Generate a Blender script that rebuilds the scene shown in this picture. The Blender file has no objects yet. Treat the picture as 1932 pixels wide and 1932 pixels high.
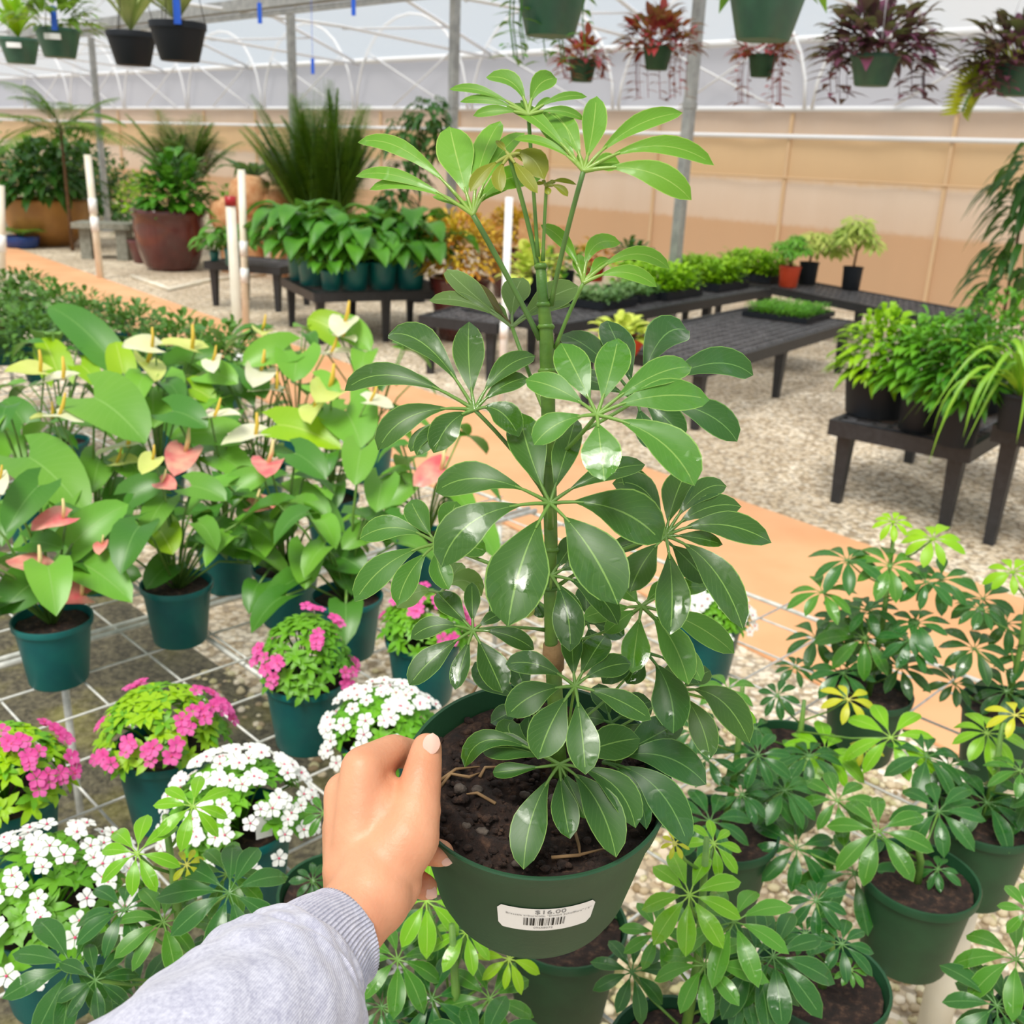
import bpy, math, random
import numpy as np
from mathutils import Vector, Matrix
random.seed(7); rng = random.Random(11)
SC = bpy.context.scene
COL = SC.collection
PI = math.pi
# ---------------------------------------------------------------- camera
FPX, HC = 1900.0, 1.55
TH, RO = math.radians(19.5), math.radians(2.5)
FW = Vector((0, math.cos(TH), -math.sin(TH))); R0 = Vector((1, 0, 0)); U0 = R0.cross(FW)
RT = R0*math.cos(RO) + U0*math.sin(RO); UP = -R0*math.sin(RO) + U0*math.cos(RO)
CAM = Vector((0, 0, HC))
cd = bpy.data.cameras.new('camera'); cam = bpy.data.objects.new('camera', cd); COL.objects.link(cam)
m3 = Matrix((RT, UP, -FW)).transposed()
cam.matrix_world = Matrix.Translation(CAM) @ m3.to_4x4()
cd.sensor_width = 36; cd.lens = 36*FPX/1932; cd.clip_start = .02; cd.clip_end = 300
cd.dof.use_dof = True; cd.dof.focus_distance = .62; cd.dof.aperture_fstop = 15.0
SC.camera = cam
# ---------------------------------------------------------------- world, light, exposure
w = bpy.data.worlds.new('World'); SC.world = w; w.use_nodes = True
nt = w.node_tree; nt.nodes.clear()
o_ = nt.nodes.new('ShaderNodeOutputWorld'); bg = nt.nodes.new('ShaderNodeBackground')
tc = nt.nodes.new('ShaderNodeTexCoord'); nz = nt.nodes.new('ShaderNodeTexNoise'); rp = nt.nodes.new('ShaderNodeValToRGB')
nz.inputs['Scale'].default_value = 2.2; nz.inputs['Detail'].default_value = 6
rp.color_ramp.elements[0].position = .40; rp.color_ramp.elements[0].color = (.78, .89, 1.0, 1)
rp.color_ramp.elements[1].position = .56; rp.color_ramp.elements[1].color = (1, .99, .975, 1)
nt.links.new(tc.outputs['Generated'], nz.inputs['Vector']); nt.links.new(nz.outputs['Fac'], rp.inputs['Fac'])
nt.links.new(rp.outputs['Color'], bg.inputs['Color']); nt.links.new(bg.outputs[0], o_.inputs[0])
bg.inputs['Strength'].default_value = .74
sd = bpy.data.lights.new('sun', 'SUN'); sun = bpy.data.objects.new('sun', sd); COL.objects.link(sun)
sd.energy = 3.3; sd.angle = math.radians(24); sd.color = (1, .96, .88)
sun.rotation_euler = (math.radians(28), math.radians(-14), 0); sun.location = (0, 0, 8)
SC.view_settings.view_transform = 'Standard'; SC.view_settings.look = 'None'
SC.view_settings.exposure = 0.10; SC.view_settings.gamma = 1; SC.view_settings.use_curve_mapping = False

# ---------------------------------------------------------------- measuring helpers
def P(px, py, d):                      # a point of the place at forward distance d, seen at a measured position
    return CAM + (FW + RT*((px-966)/FPX) - UP*((py-966)/FPX))*d
def ON(px, py, z):                     # where that line of sight meets the height z
    r = FW + RT*((px-966)/FPX) - UP*((py-966)/FPX)
    return CAM + r*((z-HC)/r.z)
def K(p): return (p-CAM).dot(FW)
def lin(c): return tuple(((v/255)/12.92 if v/255 <= .04045 else ((v/255+.055)/1.055)**2.4) for v in c)
def V(*a): return Vector(a)

# ---------------------------------------------------------------- mesh builder
class MB:
    def __init__(s): s.v = []; s.f = []; s.uv = []; s.mi = []; s.cur = 0
    def face(s, idx, uvs=None):
        s.f.append(idx); s.uv.extend(uvs if uvs else [(0, 0)]*len(idx)); s.mi.append(s.cur)
    def add(s, vs):
        n = len(s.v); s.v.extend([tuple(v) for v in vs]); return n
    def box(s, c, sx, sy, sz, rz=0, ax=None):
        X, Y, Z = ax if ax else (V(math.cos(rz), math.sin(rz), 0), V(-math.sin(rz), math.cos(rz), 0), V(0, 0, 1))
        c = Vector(c)
        n = s.add([c + X*(a*sx/2) + Y*(b*sy/2) + Z*(e*sz/2) for e in (-1, 1) for b in (-1, 1) for a in (-1, 1)])
        for q in ((0, 2, 3, 1), (4, 5, 7, 6), (0, 1, 5, 4), (2, 6, 7, 3), (0, 4, 6, 2), (1, 3, 7, 5)):
            s.face([n+i for i in q], [(0, 0), (1, 0), (1, 1), (0, 1)])
    def tube(s, pts, rads, n=8, cap=True, prof=None, flat=None):
        pts = [Vector(p) for p in pts]
        if not hasattr(rads, '__len__'): rads = [rads]*len(pts)
        ref = None; rings = []
        for i, p in enumerate(pts):
            T = (pts[min(i+1, len(pts)-1)] - pts[max(i-1, 0)]).normalized()
            if ref is None: ref = T.orthogonal().normalized()
            ref = (ref - T*ref.dot(T)); ref = ref.normalized() if ref.length > 1e-6 else T.orthogonal().normalized()
            B = T.cross(ref)
            rings.append(s.add([p + (ref*math.cos(2*PI*k/n) + B*math.sin(2*PI*k/n))*rads[i]*(prof(k/n, i) if prof else 1) for k in range(n)]))
        for i in range(len(rings)-1):
            a, b = rings[i], rings[i+1]
            for k in range(n):
                k2 = (k+1) % n
                s.face([a+k, a+k2, b+k2, b+k], [flat]*4 if flat else [(k/n, i/len(pts)), ((k+1)/n, i/len(pts)), ((k+1)/n, (i+1)/len(pts)), (k/n, (i+1)/len(pts))])
        if cap:
            s.face([rings[0]+k for k in reversed(range(n))]); s.face([rings[-1]+k for k in range(n)])
    def lathe(s, prof, o=(0, 0, 0), ax=None, n=40, closed_bottom=True):
        X, Y, Z = ax if ax else (V(1, 0, 0), V(0, 1, 0), V(0, 0, 1)); o = Vector(o)
        R = [s.add([o + X*(r*math.cos(2*PI*k/n)) + Y*(r*math.sin(2*PI*k/n)) + Z*h for k in range(n)]) for r, h in prof]
        for i in range(len(R)-1):
            for k in range(n):
                k2 = (k+1) % n; s.face([R[i]+k, R[i]+k2, R[i+1]+k2, R[i+1]+k])
        if closed_bottom: s.face([R[0]+k for k in reversed(range(n))])
    def ball(s, c, r, n=6, sq=(1, 1, 1), jit=0):
        c = Vector(c); m = n//2+1; rr = []
        for i in range(1, m):
            a = PI*i/m
            rr.append(s.add([c + V(r*sq[0]*math.sin(a)*math.cos(2*PI*k/n), r*sq[1]*math.sin(a)*math.sin(2*PI*k/n), r*sq[2]*math.cos(a))*(1+rng.uniform(-jit, jit)) for k in range(n)]))
        t = s.add([c + V(0, 0, r*sq[2])]); b = s.add([c - V(0, 0, r*sq[2])])
        for k in range(n):
            k2 = (k+1) % n
            s.face([t, rr[0]+k, rr[0]+k2]); s.face([b, rr[-1]+k2, rr[-1]+k])
            for i in range(len(rr)-1): s.face([rr[i]+k, rr[i+1]+k, rr[i+1]+k2, rr[i]+k2])
    def leaf(s, base, tip, width, ctrl=None, up=None, shape='obov', seg=8, cup=.12, back=0, wav=0, pet=0, petr=0, t0=0):
        base, tip = Vector(base), Vector(tip)
        if ctrl is None: ctrl = (base+tip)/2 + V(0, 0, (tip-base).length*.12)
        ctrl = Vector(ctrl); up = Vector(up) if up else V(0, 0, 1)
        q = lambda t: base*(1-t)**2 + ctrl*(2*t*(1-t)) + tip*t*t
        cols = (-1, -.55, 0, .55, 1) if seg > 3 else (-1, 0, 1)
        nc = len(cols); rows = []; ph = rng.uniform(0, 6)
        for i in range(seg+1):
            t = i/seg; tt = pet + (1-pet)*t
            p = q(tt); T = (q(min(tt+.02, 1)) - q(max(tt-.02, 0))).normalized()
            S = T.cross(up); S = S.normalized() if S.length > 1e-5 else T.orthogonal().normalized()
            N = S.cross(T)
            if shape == 'obov': wd = max(0, math.sin(PI*t**1.32))**.62*(.6+.4*min(1, t*2.1))
            elif shape == 'ell': wd = math.sin(PI*t**.9)**.85
            elif shape == 'lance': wd = math.sin(PI*t**.65)
            elif shape == 'heart': wd = (t+.02)**.28*max(0, 1-t)**.62/.70
            elif shape == 'round': wd = math.sin(PI*min(1, t))**.5
            else: wd = (1-t)**.5*min(1, t*6+.3)
            h = width/2*max(wd, .02 if i < seg else 0)
            vs = []
            for u in cols:
                wv = wav*width*math.sin(ph+t*9+u*2)*abs(u)
                vs.append(p + S*(u*h) + N*(cup*h*(abs(u)**1.5)*2 + wv) - T*(back*width*abs(u)**1.6*(1-t)**2))
            rows.append(s.add(vs))
        for i in range(seg):
            for c in range(nc-1):
                a, b = rows[i], rows[i+1]
                u0, u1, v0, v1 = (cols[c]+1)/2, (cols[c+1]+1)/2, i/seg, (i+1)/seg
                s.face([a+c, a+c+1, b+c+1, b+c], [(u0, v0), (u1, v0), (u1, v1), (u0, v1)])
        if pet > 0 and petr > 0:
            mi = s.cur; s.tube([q(pet*1.5*k/3) for k in range(4)], [petr*1.15, petr, petr*.9, petr*.6], 5, False, flat=(.5, .99))
    def build(s, name, mat, parent=None, smooth=True, loc=None):
        me = bpy.data.meshes.new(name)
        off = Vector(parent['_o']) if parent is not None and '_o' in parent else (Vector(loc) if loc else V(0, 0, 0))
        vs = [(v[0]-off.x, v[1]-off.y, v[2]-off.z) for v in s.v]
        me.from_pydata(vs, [], s.f)
        uvl = me.uv_layers.new(name='UVMap'); uvl.data.foreach_set('uv', [c for u in s.uv for c in u])
        for m in (mat if isinstance(mat, (list, tuple)) else [mat]): me.materials.append(m)
        if any(s.mi): me.polygons.foreach_set('material_index', s.mi)
        if smooth: me.polygons.foreach_set('use_smooth', [True]*len(me.polygons))
        me.update()
        ob = bpy.data.objects.new(name, me); COL.objects.link(ob)
        if parent is not None: ob.parent = parent
        elif loc: ob.location = loc
        return ob
def smooth_by_angle(ob, a=35):
    me = ob.data
    try: me.set_sharp_from_angle(angle=math.radians(a))
    except Exception: pass
    return ob
def thing(name, label, cat, loc=(0, 0, 0), group=None):
    o = bpy.data.objects.new(name, None); COL.objects.link(o); o.empty_display_size = .05
    o.location = loc; o['label'] = label; o['category'] = cat; o['_o'] = tuple(loc)
    if group: o['group'] = group
    return o
def tag(o, label, cat, group=None, kind=None):
    o['label'] = label; o['category'] = cat
    if group: o['group'] = group
    if kind: o['kind'] = kind
    return o
def struct(o): o['kind'] = 'structure'; return o
def inst(root, loc, rz, label, group=None, sc=1):
    r = root.copy(); COL.objects.link(r); r.location = loc; r.rotation_euler = (0, 0, rz); r['label'] = label; r.scale = (sc, sc, sc)
    if group: r['group'] = group
    elif 'group' in r: del r['group']
    for ch in list(root.children):
        c = ch.copy(); COL.objects.link(c); c.parent = r
        for g in ch.children:
            d = g.copy(); COL.objects.link(d); d.parent = c
    return r

# ---------------------------------------------------------------- materials
class NT:
    def __init__(s, name):
        s.m = bpy.data.materials.new(name); s.m.use_nodes = True; s.t = s.m.node_tree; s.t.nodes.clear()
        s.out = s.n('ShaderNodeOutputMaterial')
    def n(s, t, **k):
        x = s.t.nodes.new(t)
        for a, b in k.items():
            if a.startswith('_'): setattr(x, a[1:], b)
            else: x.inputs[a.replace('0', ' ')].default_value = b
        return x
    def l(s, a, b): s.t.links.new(a, b)
def noise(N, scale, detail=4, rough=.5, coord='Object', vec=None):
    n = N.n('ShaderNodeTexNoise'); n.inputs['Scale'].default_value = scale; n.inputs['Detail'].default_value = detail; n.inputs['Roughness'].default_value = rough
    if vec is None:
        t = N.n('ShaderNodeTexCoord'); vec = t.outputs[coord]
    N.l(vec, n.inputs['Vector']); return n.outputs['Fac']
def ramp(N, fac, stops):
    r = N.n('ShaderNodeValToRGB'); e = r.color_ramp.elements
    while len(e) < len(stops): e.new(.5)
    for i, (p, c) in enumerate(stops): e[i].position = p; e[i].color = (*c[:3], 1)
    N.l(fac, r.inputs['Fac']); return r.outputs['Color']
def mixc(N, fac, a, b, mode='MIX'):
    m = N.n('ShaderNodeMix'); m.data_type = 'RGBA'; m.blend_type = mode
    for sck, v in ((m.inputs[0], fac), (m.inputs[6], a), (m.inputs[7], b)):
        if isinstance(v, (int, float)): sck.default_value = v
        elif isinstance(v, tuple): sck.default_value = (*v[:3], 1)
        else: N.l(v, sck)
    return m.outputs[2]
def math_(N, op, a, b=0, c=None, clamp=False):
    m = N.n('ShaderNodeMath'); m.operation = op; m.use_clamp = clamp
    for i, v in enumerate((a, b) if c is None else (a, b, c)):
        if isinstance(v, (int, float)): m.inputs[i].default_value = v
        else: N.l(v, m.inputs[i])
    return m.outputs[0]
def bump(N, h, strength=.3, dist=.01):
    b = N.n('ShaderNodeBump'); b.inputs['Strength'].default_value = strength; b.inputs['Distance'].default_value = dist
    N.l(h, b.inputs['Height']); return b.outputs[0]
def mat(name, c, rough=.5, c2=None, nscale=20, bumpk=0, bscale=60, metal=0, spec=.5, trans=0, sss=0, coat=0):
    N = NT(name); p = N.n('ShaderNodeBsdfPrincipled'); c = lin(c)
    p.inputs['Roughness'].default_value = rough; p.inputs['Metallic'].default_value = metal
    p.inputs['Specular IOR Level'].default_value = spec; p.inputs['Coat Weight'].default_value = coat
    if c2: N.l(ramp(N, noise(N, nscale, 5), [(.35, c), (.65, lin(c2))]), p.inputs['Base Color'])
    else: p.inputs['Base Color'].default_value = (*c, 1)
    if bumpk: N.l(bump(N, noise(N, bscale, 4), bumpk, .004), p.inputs['Normal'])
    if sss:
        p.inputs['Subsurface Weight'].default_value = sss; p.inputs['Subsurface Radius'].default_value = (1, .35, .2); p.inputs['Subsurface Scale'].default_value = .004
    sh = p.outputs[0]
    if trans:
        t = N.n('ShaderNodeBsdfTranslucent'); t.inputs[0].default_value = (*c, 1)
        m = N.n('ShaderNodeMixShader'); m.inputs[0].default_value = trans; N.l(sh, m.inputs[1]); N.l(t.outputs[0], m.inputs[2]); sh = m.outputs[0]
    N.l(sh, N.out.inputs[0]); return N.m
def adj(c):
    r, g, b_ = lin(c); m = (r+g+b_)/3; f = lambda v: max(.004, (m+(v-m)*1.12-.010))
    return (f(r)*1.06, f(g), f(b_)*.58)
LM = {}
def leafmat(name, c, c2, vein=None, edge=None, rough=.35, wet=0, nscale=6, trans=.22, vw=.018, lat=0):
    if name in LM: return LM[name]
    N = NT(name); p = N.n('ShaderNodeBsdfPrincipled')
    uv = N.n('ShaderNodeUVMap'); sx = N.n('ShaderNodeSeparateXYZ'); N.l(uv.outputs[0], sx.inputs[0])
    u = math_(N, 'ABSOLUTE', math_(N, 'SUBTRACT', sx.outputs[0], .5))
    col = ramp(N, noise(N, nscale, 3), [(.35, adj(c)), (.65, adj(c2))])
    oi = N.n('ShaderNodeObjectInfo')
    hsv = N.n('ShaderNodeHueSaturation'); N.l(col, hsv.inputs['Color']); N.l(math_(N, 'MULTIPLY_ADD', oi.outputs['Random'], .3, .85), hsv.inputs['Value']); col = hsv.outputs[0]
    ht = None
    if vein:
        vm = math_(N, 'LESS_THAN', u, vw)
        # lateral veins
        wv = math_(N, 'FRACT', math_(N, 'MULTIPLY_ADD', sx.outputs[1], 11, math_(N, 'MULTIPLY', u, -7)))
        lv = math_(N, 'LESS_THAN', wv, .09)
        col = mixc(N, math_(N, 'MULTIPLY', lv, .12+lat), col, lin(vein)); col = mixc(N, math_(N, 'MULTIPLY', vm, .85), col, lin(vein))
        ht = math_(N, 'MULTIPLY', math_(N, 'ADD', vm, math_(N, 'MULTIPLY', lv, .5)), -1)
    if edge:
        col = mixc(N, math_(N, 'MULTIPLY', math_(N, 'GREATER_THAN', u, .475), .7), col, lin(edge))
    N.l(col, p.inputs['Base Color']); p.inputs['Roughness'].default_value = rough
    if wet:
        t = N.n('ShaderNodeTexCoord')
        wm = math_(N, 'MULTIPLY', math_(N, 'SUBTRACT', noise(N, 28, 3, .6, vec=t.outputs['Object']), .53), 14, clamp=True)
        tipm = math_(N, 'MULTIPLY', math_(N, 'SUBTRACT', sx.outputs[1], .45), 2.2, clamp=True)
        wm = math_(N, 'MULTIPLY', wm, math_(N, 'ADD', tipm, .25), clamp=True)
        N.l(math_(N, 'MULTIPLY_ADD', wm, -(rough-.05), rough), p.inputs['Roughness'])
        N.l(math_(N, 'MULTIPLY', wm, wet), p.inputs['Coat Weight']); p.inputs['Coat Roughness'].default_value = .03
        wn = noise(N, 160, 3, .6, vec=t.outputs['Object'])
        h = math_(N, 'MULTIPLY', wm, math_(N, 'ADD', wn, 1.0)); ht = math_(N, 'ADD', h, ht) if ht else h
    if ht: N.l(bump(N, ht, .35, .0012), p.inputs['Normal'])
    tr = N.n('ShaderNodeBsdfTranslucent'); N.l(mixc(N, .5, col, (.35, .6, .08)), tr.inputs[0])
    m = N.n('ShaderNodeMixShader'); m.inputs[0].default_value = trans; N.l(p.outputs[0], m.inputs[1]); N.l(tr.outputs[0], m.inputs[2])
    N.l(m.outputs[0], N.out.inputs[0]); LM[name] = N.m; return N.m

M = dict(
 pot_green=mat('dark_green_plastic', (26, 74, 42), .55, (22, 66, 37), 30, .05, 300),
 pot_teal=mat('teal_plastic', (4, 104, 100), .42, (2, 92, 94), 20, .05, 300),
 pot_black=mat('black_plastic', (24, 29, 36), .6, spec=.3), pot_hang=mat('hanging_pot_green', (56, 102, 80), .45, (52, 88, 74), 12),
 terracotta=mat('orange_plastic', (205, 70, 35), .5),
 glaze=mat('oxblood_glaze', (98, 42, 40), .22, (74, 32, 32), 3, coat=.5), tanpot=mat('tan_glaze', (176, 128, 62), .4, (150, 104, 50), 3), bluepot=mat('blue_glaze', (28, 62, 130), .25),
 bench=mat('black_bench_plastic', (44, 45, 49), .5, (34, 35, 38), 40, .1, 200), benchtop=mat('sheen_toned_bench_lattice', (104, 104, 108), .45, (70, 70, 74), 12, .1, 200), steel=mat('galvanised_steel', (176, 178, 176), .45, (150, 152, 152), 12, metal=.3),  # benchtop: black plastic painted lighter grey, gloss highlights put into the colour
 wire=mat('galvanised_wire', (222, 222, 216), .45, (190, 192, 186), 40, metal=.1), pvc=mat('cream_pvc', (236, 230, 214), .4, (224, 214, 192), 6), pvcw=mat('white_pvc', (240, 242, 242), .35),
 red=mat('red_cap', (170, 30, 36), .4), blue=mat('blue_plastic', (30, 90, 205), .4), stone=mat('grey_stone', (150, 150, 138), .8, (124, 124, 112), 20, .3), dstone=mat('dark_soil_stone', (96, 86, 78), .8, (70, 60, 54), 200, .5, 300), rail=mat('tan_curtain_rail', (214, 182, 144), .8),
 white=mat('white_film', (236, 238, 242), .5), wood=mat('cut_palm_wood', (232, 186, 140), .8, (196, 132, 84), 8, .3), sheath=mat('brown_stem', (120, 84, 50), .7, (90, 64, 40), 20),
 paper=mat('white_label_paper', (240, 240, 240), .45), ink=mat('black_ink', (18, 18, 20), .6), ink2=mat('grey_ink', (130, 130, 132), .6),
 stalk=mat('green_stalk', (112, 150, 62), .45, (84, 128, 52), 40, sss=.1), darkstalk=mat('dark_green_stalk', (76, 112, 52), .45, (92, 130, 58), 60, sss=.1),
 mainstem=mat('main_stem_green', (92, 130, 44), .45, (66, 106, 38), 60, .15, 200), bark=mat('pale_brown_bark', (150, 118, 80), .8, (116, 90, 58), 50, .5, 150), nail=mat('fingernail', (236, 190, 172), .25, sss=.2, coat=.4),
 petal_w=mat('white_petal', (250, 250, 246), .6, trans=.25), petal_p=mat('pink_petal', (226, 62, 152), .6, (238, 112, 184), 30, trans=.25), eye=mat('flower_eye', (214, 70, 110), .6),
 spathe_w=mat('cream_spathe', (248, 244, 222), .35, (238, 240, 190), 10, trans=.3), spathe_y=mat('yellow_green_spathe', (230, 236, 140), .35, (208, 222, 110), 10, trans=.3),
 spathe_p=mat('pink_spathe', (232, 104, 112), .3, (242, 186, 160), 22, trans=.2), spadix=mat('yellow_spadix', (226, 190, 70), .6), spadix_p=mat('pale_spadix', (236, 214, 150), .6),
 root=mat('pale_root', (150, 120, 84), .8, (120, 92, 60), 60),
)
def soilmat():
    N = NT('potting_soil'); p = N.n('ShaderNodeBsdfPrincipled'); p.inputs['Roughness'].default_value = .85
    n1 = noise(N, 90, 8, .7); n2 = noise(N, 260, 4, .6)
    N.l(ramp(N, n1, [(.3, lin((16, 11, 9))), (.52, lin((48, 31, 24))), (.72, lin((104, 76, 58)))]), p.inputs['Base Color'])
    N.l(bump(N, math_(N, 'ADD', n1, math_(N, 'MULTIPLY', n2, .5)), .9, .006), p.inputs['Normal']); N.l(p.outputs[0], N.out.inputs[0]); return N.m
M['soil'] = soilmat()
def skinmat():
    N = NT('skin'); p = N.n('ShaderNodeBsdfPrincipled'); p.inputs['Roughness'].default_value = .48
    N.l(ramp(N, noise(N, 22, 4), [(.3, lin((200, 134, 100))), (.7, lin((220, 160, 124)))]), p.inputs['Base Color'])
    p.inputs['Subsurface Weight'].default_value = .25; p.inputs['Subsurface Radius'].default_value = (1, .35, .2); p.inputs['Subsurface Scale'].default_value = .006
    h = math_(N, 'ADD', noise(N, 420, 3), math_(N, 'MULTIPLY', noise(N, 60, 3), 1.4))
    N.l(bump(N, h, .22, .0012), p.inputs['Normal']); N.l(p.outputs[0], N.out.inputs[0]); return N.m
M['skin'] = skinmat()
def knit(name, ribs):
    N = NT(name); p = N.n('ShaderNodeBsdfPrincipled'); p.inputs['Roughness'].default_value = .95; p.inputs['Sheen Weight'].default_value = .3
    t = N.n('ShaderNodeTexCoord'); mp = N.n('ShaderNodeMapping'); mp.inputs['Scale'].default_value = (60, 60, 420); N.l(t.outputs['Object'], mp.inputs[0])
    n1 = noise(N, 1, 4, .7, vec=mp.outputs[0]); n2 = noise(N, 500, 3, .7)
    c = ramp(N, math_(N, 'MULTIPLY_ADD', n2, .5, math_(N, 'MULTIPLY', n1, .5)), [(.36, lin((164, 164, 184))), (.6, lin((206, 206, 220)))])
    uv = N.n('ShaderNodeUVMap'); sx = N.n('ShaderNodeSeparateXYZ'); N.l(uv.outputs[0], sx.inputs[0])
    s = math_(N, 'SINE', math_(N, 'MULTIPLY', sx.outputs[0], 2*PI*ribs))
    if ribs < 150: c = mixc(N, math_(N, 'MULTIPLY', math_(N, 'LESS_THAN', s, -.35), .35), c, lin((160, 160, 178)))
    N.l(c, p.inputs['Base Color'])
    N.l(bump(N, math_(N, 'ADD', s, n2), .5 if ribs < 150 else .3, .0012 if ribs < 150 else .0004), p.inputs['Normal']); N.l(p.outputs[0], N.out.inputs[0]); return N.m
M['rib'] = knit('grey_rib_knit', 84); M['jersey'] = knit('grey_heather_jersey', 300)
def ground_mat():
    N = NT('fine_gravel'); p = N.n('ShaderNodeBsdfPrincipled'); p.inputs['Roughness'].default_value = .9
    t = N.n('ShaderNodeTexCoord'); vo = N.n('ShaderNodeTexVoronoi'); vo.inputs['Scale'].default_value = 42; N.l(t.outputs['Object'], vo.inputs['Vector'])
    sp = N.n('ShaderNodeSeparateColor'); N.l(vo.outputs['Color'], sp.inputs[0])
    c = ramp(N, sp.outputs[0], [(.0, lin((160, 140, 112))), (.4, lin((222, 204, 176))), (1, lin((248, 238, 220)))])
    big = noise(N, 1.3, 4); c = mixc(N, ramp(N, big, [(.42, (.45, .45, .45)), (.62, (0, 0, 0))]), c, lin((150, 130, 104)))
    c = mixc(N, math_(N, 'MULTIPLY', math_(N, 'GREATER_THAN', vo.outputs['Distance'], .6), .5), c, lin((96, 82, 66)))
    N.l(c, p.inputs['Base Color']); N.l(bump(N, vo.outputs['Distance'], -.6, .012), p.inputs['Normal']); N.l(p.outputs[0], N.out.inputs[0]); return N.m
M['gravel'] = ground_mat()
M['path'] = mat('orange_stained_concrete', (232, 176, 130), .6, (220, 160, 114), 2.2, .1, 80)
def cloth_mat():
    N = NT('wet_weed_cloth'); p = N.n('ShaderNodeBsdfPrincipled'); p.inputs['Roughness'].default_value = .45
    n = noise(N, 3.5, 6, .6); n2 = noise(N, 60, 5, .7)
    c = ramp(N, n, [(.36, lin((44, 40, 32))), (.50, lin((78, 72, 56))), (.60, lin((112, 106, 48))), (.70, lin((150, 146, 76)))])  # wet mossy cloth tones, darkened further to carry the under-bench shadows
    c = mixc(N, .45, c, ramp(N, n2, [(.4, lin((40, 35, 27))), (.7, lin((170, 160, 126)))]))
    N.l(c, p.inputs['Base Color']); N.l(bump(N, n2, .5, .01), p.inputs['Normal']); N.l(p.outputs[0], N.out.inputs[0]); return N.m
M['cloth'] = cloth_mat()
def pebmat():
    N = NT('pale_pebbles'); p = N.n('ShaderNodeBsdfPrincipled'); p.inputs['Roughness'].default_value = .7
    g = N.n('ShaderNodeNewGeometry')
    c = ramp(N, g.outputs['Random Per Island'], [(0, lin((150, 128, 96))), (.4, lin((214, 196, 164))), (.75, lin((190, 182, 132))), (1, lin((240, 226, 204)))])
    N.l(c, p.inputs['Base Color']); N.l(p.outputs[0], N.out.inputs[0]); return N.m
M['pebble'] = pebmat()
def wallmat():
    N = NT('beige_curtain'); d = N.n('ShaderNodeBsdfPrincipled'); d.inputs['Roughness'].default_value = .8
    t = N.n('ShaderNodeTexCoord'); sx = N.n('ShaderNodeSeparateXYZ'); N.l(t.outputs['Object'], sx.inputs[0])
    mp = N.n('ShaderNodeMapping'); mp.inputs['Scale'].default_value = (3, 3, .35); N.l(t.outputs['Object'], mp.inputs[0])
    n = noise(N, 1.2, 4, .6, vec=mp.outputs[0]); n2 = noise(N, 9, 4, .7)
    z = math_(N, 'MULTIPLY_ADD', n2, .10, math_(N, 'SUBTRACT', sx.outputs[2], .05))
    r = N.n('ShaderNodeValToRGB'); e = r.color_ramp.elements
    st = [(0, (232, 190, 150)), (.80/2.3, (226, 182, 142)), (.86/2.3, (240, 214, 190)), (1.34/2.3, (244, 224, 204)), (1.42/2.3, (232, 196, 150)), (1.86/2.3, (238, 206, 162)), (1.98/2.3, (226, 204, 184)), (1, (206, 190, 178))]
    while len(e) < len(st): e.new(.5)
    for i, (q, c) in enumerate(st): e[i].position = q; e[i].color = (*lin(c), 1)
    N.l(math_(N, 'DIVIDE', z, 2.3), r.inputs['Fac'])
    c = mixc(N, math_(N, 'MULTIPLY', n, .35), r.outputs[0], lin((214, 180, 144)))
    N.l(c, d.inputs['Base Color'])
    tr = N.n('ShaderNodeBsdfTranslucent'); N.l(c, tr.inputs[0])
    m = N.n('ShaderNodeMixShader'); m.inputs[0].default_value = .5; N.l(d.outputs[0], m.inputs[1]); N.l(tr.outputs[0], m.inputs[2]); N.l(m.outputs[0], N.out.inputs[0]); return N.m
M['curtain'] = wallmat()
def filmmat(name, col, transp, k=.5):
    N = NT(name); d = N.n('ShaderNodeBsdfDiffuse'); d.inputs[0].default_value = (*lin(col), 1)
    tl = N.n('ShaderNodeBsdfTranslucent'); tl.inputs[0].default_value = (*lin(col), 1)
    m = N.n('ShaderNodeMixShader'); m.inputs[0].default_value = k; N.l(d.outputs[0], m.inputs[1]); N.l(tl.outputs[0], m.inputs[2])
    tp = N.n('ShaderNodeBsdfTransparent'); m2 = N.n('ShaderNodeMixShader'); m2.inputs[0].default_value = transp
    N.l(m.outputs[0], m2.inputs[1]); N.l(tp.outputs[0], m2.inputs[2]); N.l(m2.outputs[0], N.out.inputs[0]); return N.m
M['film'] = filmmat('grey_greenhouse_film', (208, 208, 216), .12); M['roof'] = filmmat('clear_roof_film', (235, 238, 242), .62)

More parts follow.
